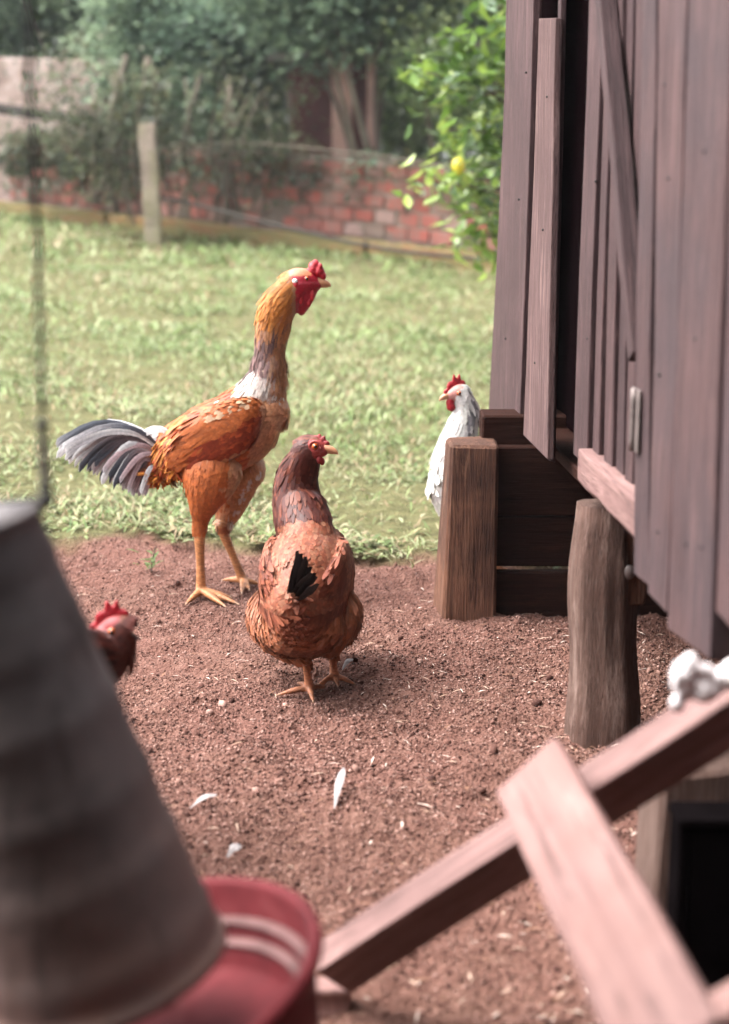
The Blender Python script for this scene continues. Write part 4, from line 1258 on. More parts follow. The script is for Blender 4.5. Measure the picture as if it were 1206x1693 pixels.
    for i in range(n):
        k = i / (n - 1)                      # 0 = top sickles, 1 = lowest side feathers
        dy = rr.uniform(-0.05, 0.05) * (1 - 0.3 * k)
        ex = np.interp(k, [0, 0.25, 0.5, 0.75, 1], [98, 110, 165, 205, 245]) + rr.uniform(-9, 9)
        ey = np.interp(k, [0, 0.25, 0.5, 0.75, 1], [744, 758, 788, 806, 818]) + rr.uniform(-10, 10)
        sx, sy = 272 - rr.uniform(0, 8), np.interp(k, [0, 1], [738, 776]) + rr.uniform(-4, 4)
        mx = sx * 0.42 + ex * 0.58; my = np.interp(k, [0, 0.3, 0.7, 1], [700, 716, 752, 784]) + rr.uniform(-5, 5)
        qx = sx * 0.75 + ex * 0.25; qy = np.interp(k, [0, 0.3, 0.7, 1], [708, 722, 752, 775])
        pts = [A(sx, sy, dy * 0.3), A(qx, qy, dy * 0.7), A(mx, my, dy), A(ex * 0.82 + mx * 0.18, ey * 0.68 + my * 0.32, dy * 1.2), A(ex, ey, dy * 1.3)]
        pick = rr.random()
        if k < 0.36: cs = [slate, slate * 1.3, grey, white] if pick < 0.4 else ([white, white, grey, white] if pick < 0.75 else [grey, slate, slate * 0.8, grey])
        else: cs = [mv * 0.9, mv * 1.1, slate * 0.8, slate * 0.7] if pick < 0.4 else ([mv, mv * 1.25, mv * 1.3, grey] if pick < 0.8 else [mv, grey, white * 0.8, white * 0.9])
        plume(b, pts, rr.uniform(0.009, 0.016), (0.1, -1, 0.35), cs)
    for i in range(9):                        # white tuft at the tail root
        dy = rr.uniform(-0.03, 0.02)
        plume(b, [A(286, 722, dy), A(268, 710 + i * 2.5, dy), A(248, 712 + i * 3, dy), A(230 + i, 724 + i * 3, dy)], 0.016, (0.1, -1, 0.4), [white, white, white], 'tail_covert')
    # comb, wattle, eye, beak
    sc = px1
    ce = lambda x, y, rx, rz, ry, dy=0: (A(x, y, dy), (rx * sc, ry * sc, rz * sc))
    part_blob(b, 'comb', [ce(510, 452, 8, 8, 8), ce(518, 446, 8, 12, 8), ce(522, 438, 7, 9, 6), ce(528, 449, 9, 10, 9), ce(534, 456, 6, 7, 7), ce(515, 440, 5, 7, 6, 0.006), ce(530, 441, 4, 6, 5, -0.005)], 'comb')
    for sgn in (-1, 1):
        d = 0.022 * sgn
        part_blob(b, 'wattle', [ce(489, 470, 5, 9, 4, d * 1.15), ce(492, 484, 4, 10, 4, d * 1.05), ce(498, 496, 4, 9, 3, d * 0.8), ce(517, 488, 4, 10, 3, d * 0.6), ce(511, 500, 4, 8, 3, d * 0.5)], 'comb')
        v = ellipsoid(A(488, 465, d * 1.22), np.array((4.5, 3, 4.5)) * sc)
        me = remesh([v], 0.0015, 2, 'earlobe'); obj('earlobe', me, M['white'], b.root, b.L0)
        eye(b, A(507, 461, 0.0195 * sgn), (0.15, sgn, 0.1), 0.0055)
        P = catmull([A(492, 466, d * 1.1), A(505, 469.5, d * 0.98), A(520, 468, d * 0.72)], 10)
        obj('cheek_fold', tube_mesh('cheek_fold', P, 0.0026, seg=8), M['comb'], b.root, b.L0)
    beak(b, A(528, 467), A(548, 470), (0, 1, 0), 0.0115)
rooster()

# ------------------------------------------------------------------ brown hen seen from behind
def brown_hen():
    f1 = ong(505, 1152); f2 = ong(553, 1132)
    Yc = (f1[1] + f2[1]) / 2 + 0.06
    cx = at(507, 1000, Yc)[0]
    b = Bird('brown_hen', (cx, Yc, 0.0), 'reddish brown hen with black tail tuft seen from behind, head turned right', 'hen')
    yaw = R(-4); cyw, syw = math.cos(yaw), math.sin(yaw)
    def Lc(f, l, z):      # forward, left, up -> world
        return np.array([cx + f * -syw - l * cyw, Yc + f * cyw - l * syw, z])
    body = [(-0.185, 0.205, 0.014, 0.014), (-0.165, 0.195, 0.032, 0.040), (-0.125, 0.176, 0.056, 0.078), (-0.07, 0.170, 0.073, 0.098), (-0.005, 0.175, 0.080, 0.102), (0.055, 0.184, 0.081, 0.096), (0.105, 0.196, 0.070, 0.080), (0.145, 0.208, 0.038, 0.05), (0.165, 0.212, 0.01, 0.012)]
    hint = (1, 0, 0)
    b.chain('body', [Lc(f, 0, z) for f, z, w_, h_ in body], [q[2] for q in body], [q[3] for q in body], hint=hint, n=34, seg=24)
    for sg in (-1, 1):
        b.chain('wing', [Lc(0.125, 0.025 * sg, 0.20), Lc(0.06, 0.054 * sg, 0.205), Lc(0, 0.063 * sg, 0.20), Lc(-0.07, 0.058 * sg, 0.192), Lc(-0.125, 0.041 * sg, 0.188), Lc(-0.155, 0.034 * sg, 0.19)],
                [0.004, 0.012, 0.016, 0.014, 0.010, 0.004], [0.008, 0.045, 0.056, 0.046, 0.026, 0.008], hint=hint, flow=1)
    # thigh fluff; the legs come out below
    a1 = at(505, 1085, f1[1]); a2 = at(549, 1078, f2[1])
    hk = []
    for sg, ft, ap in ((1, f1, a1), (-1, f2, a2)):
        hx = ap[0]; h = np.array([hx, ft[1] + 0.0, 0.075])
        hk.append(h)
        b.chain('thigh', [Lc(0.03, 0.035 * sg, 0.175), Lc(-0.02, 0.048 * sg, 0.135), Lc(-0.045, 0.044 * sg, 0.112), h * 0.5 + Lc(-0.05, 0.04 * sg, 0.095) * 0.5, h], [0.030, 0.047, 0.042, 0.026, 0.010], hint=hint, flow=1)
    b.chain('fluff', [Lc(-0.03, 0, 0.13), Lc(-0.09, 0, 0.128), Lc(-0.13, 0, 0.135), Lc(-0.155, 0, 0.15)], [0.07, 0.074, 0.056, 0.015], [0.05, 0.052, 0.042, 0.015], hint=hint, flow=1)
    # neck and head
    Yn = Yc + 0.10
    A = lambda x, y, dy=0.0: at(x, y, Yn + dy)
    p1 = Yn / FPX * 1.02
    b.chain('neck', [A(500, 880, -0.02), A(495, 850, 0.0), A(492, 818, 0.012), A(493, 790, 0.016), A(499, 768, 0.012), A(506, 752, 0.006), A(513, 742, 0.0)], np.array([40, 41, 38, 32.5, 28, 25.5, 22]) * p1, hint=hint)
    b.chain('mantle', [Lc(-0.06, 0, 0.225), Lc(-0.01, 0, 0.236), Lc(0.04, 0, 0.252), A(496, 830, 0.0), A(493, 800, 0.012)], [0.025, 0.042, 0.046, 0.040, 0.026], hint=hint)
    b.chain('head', [A(500, 746, 0.006), A(513, 741, 0.0), A(526, 742, -0.006), A(536, 744, -0.010), A(543, 745, -0.013)], np.array([21, 21, 17, 11, 6]) * p1, np.array([23, 23, 19, 12, 6]) * p1, hint=(0.35, 1, 0), n=18)
    g = lambda x, y: ong(x, y) + np.array([0, 0, 0.004])
    leg_chains(b, hk[0], np.array([at(512, 1150, f1[1])[0], f1[1], 0.014]), [g(455, 1154), g(492, 1132), g(540, 1140), g(519, 1166)], 0.0072)
    leg_chains(b, hk[1], np.array([at(553, 1128, f2[1])[0], f2[1], 0.014]), [g(520, 1143), g(557, 1112), g(590, 1136), g(560, 1140)], 0.0072)
    b.finish(0.0026, 5)
    brown, dark, pale, fl, deepb = map(np.array, (C(146, 82, 58), C(84, 36, 27), C(172, 112, 84), C(162, 96, 64), C(122, 62, 43)))
    face = np.array(C(166, 66, 62))
    def skin(V, nm, t):
        q = proj(V); c = np.tile(brown * 0.55, (len(V), 1)); c[(nm == 'neck') | (nm == 'mantle')] = dark * 0.9
        leg = (nm == 'shank') | (nm == 'toe'); c[leg] = np.array(C(214, 138, 98)) * (0.62 + 0.5 * vnoise(V[leg, 2] * 300, V[leg, 0] * 140, 4) + 0.25 * vnoise(V[leg, 2] * 60, V[leg, 0] * 60, 6))[:, None] * (0.9 + 0.14 * np.sign(np.sin(V[leg, 2] * 1000 + V[leg, 0] * 300)))[:, None] * (0.72 + 0.28 * sstep(0.0, 0.03, V[leg, 2]))[:, None]
        c[(nm == 'toe') & (t > 0.9)] = CLAW
        c[(nm == 'head') & (q[:, 0] > 500)] = face
        c[(nm == 'head') & (q[:, 1] < 727) & (q[:, 0] < 530)] = deepb
        return c
    b.skin(skin)
    def spec(P, nm, t):
        q = proj(P); x, y = q[:, 0], q[:, 1]; n = len(P); rnd = rng.random(n)
        m = ~((nm == 'shank') | (nm == 'toe') | (nm == 'wing')) & ~((nm == 'thigh') & (t > 0.9))
        hx = ((x - 521) / 20) ** 2 + ((y - 743) / 19) ** 2 < 1
        m &= ~((nm == 'head') & ((x > 516) | hx)) & ~hx
        L = np.full(n, 0.022); W = np.full(n, 0.0085); lift = np.full(n, 0.05); grav = np.full(n, 0.05)
        col = np.where((rnd < 0.62)[:, None], brown, pale * 0.85) * np.ones((n, 1))
        nk = (nm == 'neck') | (nm == 'head') | ((nm == 'mantle') & (y + 14 * (rnd - 0.5) < 846))
        L[nk] = 0.034; W[nk] = 0.009; lift[nk] = 0.09; grav[nk] = 0.2; lift[nk & (t < 0.45)] = 0.05
        hd = nm == 'head'; L[hd] = 0.012; grav[hd] = 1.3; lift[hd] = 0.04
        hd = (nm == 'neck') & (t > 0.85); L[hd] = 0.02; lift[hd] = 0.05
        col[nk] = np.where((rnd[nk] < 0.65)[:, None], dark, deepb * 0.85)
        fz = (nm == 'thigh') | (nm == 'fluff'); L[fz] = 0.030; W[fz] = 0.008; lift[fz] = 0.12; grav[fz] = 0.5
        col[fz] = np.where((rnd[fz] < 0.7)[:, None], fl, pale)
        k = (nm == 'body') & (P[:, 2] < 0.17); grav[k] = 0.8; L[k] = 0.032; col[k] = np.where((rnd[k] < 0.5)[:, None], brown, deepb)
        return m, L * (0.8 + 0.4 * rng.random(n)), W, col * jitter(n, 0.2), lift, grav
    b.plumage(180000, spec, 0.0039)
    def wspec(P, nm, t):
        n = len(P); rnd = rng.random(n); m = nm == 'wing'
        L = np.where(t > 0.5, 0.06, 0.026); W = np.where(t > 0.5, 0.012, 0.011)
        col = np.where((rnd < 0.6)[:, None], brown, pale * 0.85) * np.ones((n, 1))
        k = t > 0.5; col[k] = np.where((rnd[k] < 0.5)[:, None], deepb, brown)
        return m, L * (0.8 + 0.4 * rng.random(n)), W, col * jitter(n, 0.2), np.full(n, 0.035), np.full(n, 0.08)
    b.plumage(90000, wspec, 0.0056, 'wing')
    # black tail tuft held up towards the viewer
    blk = np.array(C(20, 18, 20)); gr = np.array(C(46, 44, 48))
    rr = random.Random(3)
    for i in range(12):
        k = i / 11
        lx = 490 + 22 * k + rr.uniform(-4, 4); ty = 910 + 34 * abs(k - 0.25) + rr.uniform(-5, 5)
        base = Lc(-0.165, rr.uniform(-0.012, 0.012), 0.19 + rr.uniform(-0.01, 0.01))
        tip = at(np.interp(k, [0, 1], [491, 528]) + rr.uniform(-2, 2), np.interp(k, [0, 0.4, 1], [914, 924, 962]) + rr.uniform(-4, 4), Yc - 0.225 + rr.uniform(-0.012, 0.012))
        mid = base * 0.5 + tip * 0.5 + np.array([0, -0.012, 0.004])
        plume(b, [base, mid, tip], 0.015, (0.5, -1, 0.2 + rr.uniform(-0.2, 0.2)), [blk, blk * 1.3, gr if i % 4 == 0 else blk], n=10, prof=([0, 0.2, 0.7, 1], [0.5, 0.9, 1, 0.35]))
    # face
    hd = np.array([0.9, -0.42, -0.02]); hd /= np.linalg.norm(hd); sd = np.array([0.42, 0.9, 0])
    ce = lambda x, y, rx, rz, ry, dy=0: (A(x, y, dy), (rx * p1, ry * p1, rz * p1))
    part_blob(b, 'comb', [ce(524, 724, 9, 5, 4, -0.004), ce(533, 728, 7, 6, 4, -0.008), ce(540, 734, 6, 6, 4, -0.011), ce(529, 721, 3, 4, 3, -0.006), ce(536, 724, 3, 4, 3, -0.009)], 'dullcomb')
    part_blob(b, 'wattle', [ce(528, 760, 5, 7, 4, -0.016), ce(533, 763, 5, 7, 3, -0.014)], 'dullcomb')
    eye(b, A(521, 738, -0.024), (0.25, -0.95, 0.05), 0.0056)
    eye(b, A(528, 738, 0.017), (0.5, 0.85, 0.05), 0.0056)
    P = [A(521 + 9 * math.cos(a), 738 + 8.5 * math.sin(a), -0.0215 - 0.001 * math.cos(a)) for a in np.linspace(0, 2 * math.pi, 20)]
    obj('eyelid', tube_mesh('eyelid', np.array(P), 0.0022, seg=8), M['paleskin'], b.root, b.L0)
    beak(b, A(541, 742, -0.012), A(560, 747, -0.018), (0.42, 0.9, 0), 0.0085)
brown_hen()

# ------------------------------------------------------------------ generic hen from its side profile
def side_hen(name, label, loc, yaw, palette, head_fwd, head_z, seed, neck_lean=0.0, scale=1.0, comb_h=1.0, turn=0.0):
    """hen facing local +x; palette: body, alt, neck, neckalt, tail"""
    b = Bird(name, loc, label, 'hen')
    c, s_ = math.cos(yaw), math.sin(yaw); L0 = np.array(loc, float)
    W_ = lambda f, l, z: L0 + np.array([(f * c - l * s_) * scale, (f * s_ + l * c) * scale, z * scale])
    hint = (-s_, c, 0)
    S = scale
    body = [(-0.185, 0.225, 0.012, 0.014), (-0.16, 0.205, 0.034, 0.04), (-0.11, 0.188, 0.062, 0.072), (-0.05, 0.182, 0.08, 0.092), (0.01, 0.185, 0.084, 0.096), (0.065, 0.195, 0.076, 0.088), (0.11, 0.21, 0.056, 0.066), (0.14, 0.218, 0.022, 0.03)]
    b.chain('body', [W_(f, 0, z) for f, z, _, _ in body], [q[2] * S for q in body], [q[3] * S for q in body], hint=hint)
    for sg in (-1, 1):
        b.chain('wing', [W_(0.09, 0.062 * sg, 0.215), W_(0.04, 0.074 * sg, 0.212), W_(-0.03, 0.074 * sg, 0.205), W_(-0.10, 0.056 * sg, 0.2), W_(-0.15, 0.03 * sg, 0.2)], np.array([0.008, 0.014, 0.016, 0.012, 0.004]) * S, np.array([0.03, 0.05, 0.052, 0.032, 0.008]) * S, hint=hint, flow=1)
        b.chain('thigh', [W_(0.01, 0.05 * sg, 0.16), W_(0.0, 0.054 * sg, 0.125), W_(-0.01, 0.05 * sg, 0.095), W_(-0.015, 0.048 * sg, 0.075)], np.array([0.046, 0.044, 0.026, 0.011]) * S, hint=hint, flow=1)
        k = W_(-0.015, 0.048 * sg, 0.078); a = W_(0.005, 0.048 * sg, 0.014)
        g = lambda f, l: (lambda p: np.array([p[0], p[1], L0[2] + 0.004]))(W_(f, l, 0))
        leg_chains(b, k, a, [g(0.07, 0.048 * sg), g(0.055, 0.048 * sg + 0.03), g(0.055, 0.048 * sg - 0.03), g(-0.03, 0.048 * sg)], 0.0075, hint)
    hf, hz = head_fwd, head_z
    nb = np.array([0.085, 0.225])
    pts = [(0.07, 0.20), (0.093, 0.25), (0.093 * 0.5 + hf * 0.5 - 0.012, 0.25 * 0.5 + hz * 0.5), (hf - 0.012, hz - 0.03), (hf, hz)]
    b.chain('neck', [W_(f, neck_lean * (z - 0.2), z) for f, z in pts], np.array([0.06, 0.046, 0.034, 0.026, 0.022]) * S, hint=hint)
    hl = neck_lean * (hz - 0.2)
    Hc = W_(hf, hl, hz); c2, s2 = math.cos(yaw + turn), math.sin(yaw + turn)
    H_ = lambda f, l, z: Hc + np.array([f * c2 - l * s2, f * s2 + l * c2, z])
    b.chain('head', [H_(-0.012, 0, 0), H_(0.004, 0, 0.003), H_(0.02, 0, 0), H_(0.032, 0, -0.003)], np.array([0.019, 0.019, 0.014, 0.007]) * S, np.array([0.021, 0.021, 0.016, 0.008]) * S, hint=(-s2, c2, 0), n=16)
    b.finish(0.0032, 4)
    bodyc, alt, nk, nk2, tailc, facec = map(np.array, palette)
    hc = H_(0.012, 0, 0)
    fwd = np.array([c2, s2, 0])
    def skin(V, nm, t):
        q = np.tile(bodyc * 0.7, (len(V), 1)); q[nm == 'neck'] = nk * 0.8
        q[(nm == 'shank') | (nm == 'toe')] = LEGC
        q[(nm == 'head') & ((V - hc) @ fwd > -0.012)] = facec
        return q
    b.skin(skin)
    def spec(P, nm, t):
        n = len(P); rnd = rng.random(n)
        m = ~((nm == 'shank') | (nm == 'toe')) & ~((nm == 'thigh') & (t > 0.93)) & ~((nm == 'head') & ((P - hc) @ fwd > -0.016))
        L = np.full(n, 0.028); W = np.full(n, 0.016); lift = np.full(n, 0.09); grav = np.full(n, 0.15)
        col = np.where((rnd < 0.7)[:, None], bodyc, alt) * np.ones((n, 1))
        k = (nm == 'neck') | (nm == 'head'); L[k] = 0.034; W[k] = 0.009; lift[k] = 0.10
        hd = (nm == 'head') | ((nm == 'neck') & (t > 0.85)); L[hd] = 0.014; grav[hd] = 1.3; lift[hd] = 0.04
        hi = k & (P[:, 2] > L0[2] + 0.25) & ((P - Hc) @ np.array([c, s_, 0]) < -0.008); col[k] = nk; col[hi] = np.where((rnd[hi] < 0.45)[:, None], nk, nk2)
        k = (nm == 'wing') & (t > 0.5); L[k] = 0.05
        return m, L * (0.8 + 0.4 * rng.random(n)), W, col * jitter(n, 0.12), lift, grav
    b.plumage(45000, spec, 0.0075)
    rr = random.Random(seed)
    for i in range(10):
        l = rr.uniform(-0.02, 0.02)
        plume(b, [W_(-0.16, l * 0.4, 0.215), W_(-0.21, l, 0.255), W_(-0.25 - 0.01 * rr.random(), l * 1.6, 0.30 + rr.uniform(-0.035, 0.02))], 0.024, (-s_ + 0.1, c, 0.1), [tailc, tailc], n=9)
    X = np.array([c2, s2, 0]); Yv = np.array([-s2, c2, 0]); ax = np.array([X, Yv, [0, 0, 1]])
    e = lambda f, z, rf, rz, rl, l=0: (H_(f, l, z), (rf, rl, rz), ax)
    part_blob(b, 'comb', [e(-0.002, 0.022, 0.010, 0.008 * comb_h, 0.004), e(0.012, 0.023, 0.010, 0.012 * comb_h, 0.004), e(0.024, 0.016, 0.009, 0.011 * comb_h, 0.004), e(0.004, 0.028 + 0.004 * comb_h, 0.004, 0.010 * comb_h, 0.003), e(0.016, 0.028 + 0.004 * comb_h, 0.004, 0.010 * comb_h, 0.003), e(0.034, 0.006, 0.006, 0.007, 0.004)], 'comb', 0.0018)
    for sg in (-1, 1):
        part_blob(b, 'wattle', [e(0.024, -0.018, 0.008, 0.011, 0.0035, 0.006 * sg), e(0.022, -0.027, 0.008, 0.010, 0.0035, 0.007 * sg)], 'comb', 0.0018)
        eye(b, H_(0.010, 0.0165 * sg, 0.005), Yv * sg, 0.0055)
    beak(b, H_(0.031, 0, -0.002), H_(0.05, 0, -0.008), Yv, 0.008)
    return b

def other_hens():
    # white hen behind the corner post, facing left
    Yw = 3.22
    hp = at(762, 652, Yw)            # head
    g0 = float(gz(hp[0], Yw)) + 0.008
    yaw = R(196)
    hf, hz = 0.078, hp[2] - g0
    loc = np.array([hp[0] - hf * math.cos(yaw), Yw - hf * math.sin(yaw), g0])
    wh, wh2, gy = C(236, 232, 226, 0.7), C(226, 220, 212, 0.7), C(150, 147, 149)
    side_hen('white_hen', 'white hen with red comb half hidden behind the shed corner post', loc, yaw, (wh, wh2, wh, gy, wh2, C(214, 150, 140)), hf, hz, 2, scale=1.0, comb_h=1.25)
    # hen at the feeder
    Yh = 1.86
    hp = at(200, 1046, Yh); yaw = R(35)
    hf = 0.165; hz = hp[2]
    loc = np.array([hp[0] - hf * math.cos(yaw), Yh - hf * math.sin(yaw), 0.002])
    dk = C(92, 40, 30); br = C(140, 74, 50)
    side_hen('hen_at_feeder', 'dark red brown hen peeking out behind the hanging feeder', loc, yaw, (br, C(160, 92, 64), dk, C(70, 28, 22), C(40, 26, 24), C(150, 48, 48)), hf, hz, 4, comb_h=1.1, turn=R(150))
other_hens()

# ================================================================== FEEDER
def lathe(name, prof, seg=64, closed=False):
    V = []; F = []
    for (r_, z) in prof:
        for j in range(seg):
            a = 2 * math.pi * j / seg; V.append((r_ * math.cos(a), r_ * math.sin(a), z))
    n = len(prof)
    for i in range(n - 1):
        for j in range(seg):
            F.append((i * seg + j, i * seg + (j + 1) % seg, (i + 1) * seg + (j + 1) % seg, (i + 1) * seg + j))
    me = bpy.data.meshes.new(name); me.from_pydata(V, [], F); me.update()
    bm = bmesh.new(); bm.from_mesh(me); bmesh.ops.recalc_face_normals(bm, faces=bm.faces); bm.to_mesh(me); bm.free()
    me.polygons.foreach_set('use_smooth', np.ones(len(me.polygons), bool))
    return me

def feeder():
    Yf = 1.08
    base = at(172, 1590, Yf)
    root = thing('feeder', base, 'dark hanging poultry feeder with cone shaped drum and red pan', 'feeder')
    tilt = Matrix.Rotation(R(-15), 4, 'Y')
    root_m = tilt
    def add(name, me, mat, parent=None):
        me.transform(root_m); me.materials.append(mat)
        o = bpy.data.objects.new(name, me); link(o, parent or root); return o
    rb, rt, H = 0.096, 0.060, 0.362
    prof = []
    for i in range(40):
        t = i / 39; rad = rb + (rt - rb) * t + 0.0006 * math.sin(t * 34) + (0.0012 if abs((t * 6) % 1 - 0.5) < 0.07 and 0.05 < t < 0.97 else 0)
        prof.append((rad, t * H))
    outer = [(rb - 0.004, -0.012), (rb + 0.003, -0.010), (rb + 0.003, -0.002)] + prof + [(rt + 0.004, H + 0.002), (rt + 0.004, H + 0.008), (rt - 0.002, H + 0.008)]
    inner = [(r_ - 0.003, z) for r_, z in reversed(prof)]
    add('drum', lathe('drum', outer + inner + [(rb - 0.004, -0.012)]), M['drum'])
    add('lid', lathe('lid', [(0.0005, H + 0.010), (rt * 0.5, H + 0.0095), (rt - 0.004, H + 0.0085), (rt - 0.004, H), (0.0005, H)]), M['drum'])
    # pan with stepped wall
    pr, ph = 0.167, 0.070
    z0 = -0.096
    panp = [(0.0005, z0), (pr - 0.035, z0), (pr - 0.028, z0 + 0.008), (pr - 0.024, z0 + 0.02), (pr - 0.017, z0 + 0.023), (pr - 0.015, z0 + 0.036), (pr - 0.008, z0 + 0.039), (pr - 0.006, z0 + ph), (pr, z0 + ph + 0.005), (pr + 0.006, z0 + ph + 0.002), (pr + 0.006, z0 + ph - 0.006), (pr - 0.002, z0 + ph - 0.01), (pr - 0.016, z0 - 0.004), (pr - 0.03, z0 - 0.008), (0.0005, z0 - 0.008)]
    pan = add('pan', lathe('pan', panp, 72), M['redplastic'])
    for (ra, za, rb_, zb) in ((pr - 0.0255, z0 + 0.0215, pr - 0.0165, z0 + 0.0245), (pr - 0.0165, z0 + 0.0375, pr - 0.0075, z0 + 0.0405)):
        rp = [(ra, za), (rb_, zb), (rb_, zb + 0.0012), (ra, za + 0.0012), (ra, za)]
        add('dusty_ring', lathe('dusty_ring', rp, 72), M['greyring'], pan)
    for k in range(3):
        a = (1.5, 3.1, 4.5)[k]
        me = box(-0.004, 0.004, -0.004, 0.004, z0, 0.01, 'strut', 0.001)
        me.transform(Matrix.Translation((0.088 * math.cos(a), 0.088 * math.sin(a), 0)))
        add('strut', me, M['drum'])
    # bail and hanging wire
    L0 = np.array(base)
    tz = (root_m @ Vector((rt, 0, H + 0.006)))
    att = L0 + np.array(tz)
    k0 = at(76, 822, att[1])
    P = catmull([att + np.array([0.0, 0, -0.01]), att * 0.4 + k0 * 0.6, k0], 8)
    att2 = L0 + np.array(root_m @ Vector((-rt, 0, H + 0.006)))
    hx = at(70, 700, att[1])
    rope = obj('rope', tube_mesh('rope', catmull([att, k0, hx], 16), np.linspace(0.0055, 0.0034, 16), hint=(0, 1, 0), seg=10), M['rope'], root, L0)
    for (x, y, rr_) in ((77, 826, 0.0075), (75, 806, 0.0055), (70, 702, 0.0055)):
        v, f = ellipsoid(at(x, y, att[1]), (rr_, rr_, rr_ * 0.7)); me = bpy.data.meshes.new('knot'); me.from_pydata([tuple(q) for q in v], [], f); me.update()
        me.polygons.foreach_set('use_smooth', np.ones(len(me.polygons), bool))
        obj('knot', me, M['wire'], rope, L0)
    topw = at(46, 0, att[1]); d = (topw - hx); topw2 = hx + d * (1.42 - hx[2]) / d[2]
    Pw = catmull([hx, hx * 0.6 + topw * 0.4 + np.array([0.001, 0, 0]), topw, topw2], 30)
    obj('hanging_wire', tube_mesh('hanging_wire', Pw, 0.0020, hint=(0, 1, 0), seg=8), M['wire'], root, L0)
    P2 = Pw + np.array([0.0022, 0, 0]) * np.sin(np.linspace(0, 40, 30))[:, None]
    obj('hanging_wire', tube_mesh('hanging_wire', P2, 0.0013, hint=(0, 1, 0), seg=6), M['wire'], root, L0)
    # second bail wire to the far rim
    obj('bail_wire', tube_mesh('bail_wire', catmull([att2, att2 * 0.5 + k0 * 0.5 + np.array([0, 0, 0.01]), k0], 10), 0.0015, hint=(0, 1, 0), seg=6), M['wire'], root, L0)
feeder()

# ================================================================== PERCH FRAME
def perch():
    a = at(552, 1598, 1.44); c = at(1330, 1095, 1.27)
    root = thing('perch_frame', (a[0], a[1], 0), 'pale wooden perch frame of a slanting rail and a wide cross plank, lower right', 'perch')
    up = np.array([0.0, -0.30, 1.0])
    wid, thk = 0.040, 0.050
    rail = beam('rail', a, c, wid, thk, M['railwood'], root, upv=(0.0, -0.40, 1.0), bevel=0.003)
    # cross plank on top of the rail
    p0 = at(876, 1272, 1.335); p1 = at(1128, 1760, 0.875)
    d = np.array(c) - np.array(a)
    side = d - (np.array(p1) - np.array(p0)) * np.dot(d, np.array(p1) - np.array(p0)) / np.dot(np.array(p1) - np.array(p0), np.array(p1) - np.array(p0))
    upv = np.cross(side, np.array(p1) - np.array(p0)); 
    if upv[2] < 0: upv = -upv
    beam('cross_plank', p0, p1, 0.079, 0.016, M['plankwood'], root, upv=tuple(upv), bevel=0.004)
    # near rail carries the other plank end, out of the picture
    q = np.array(p1) - (np.array(p1) - np.array(p0)) * 0.08 - np.array([0, 0, 0.03]); dd = d / np.linalg.norm(d)
    beam('rail', q - dd * 0.35, q + dd * 0.35, wid, thk, M['railwood'], root, upv=(0, -0.1, 1))
    # legs
    for p in (np.array(a) - dd * 0.006, np.array(a) + dd * 0.62, q - dd * 0.33, q + dd * 0.33):
        beam('leg', (p[0], p[1] + 0.01, -0.02), (p[0], p[1] + 0.01, p[2] - 0.022), 0.045, 0.03, M['darkrail'], root, upv=(0, -1, 0))
perch()

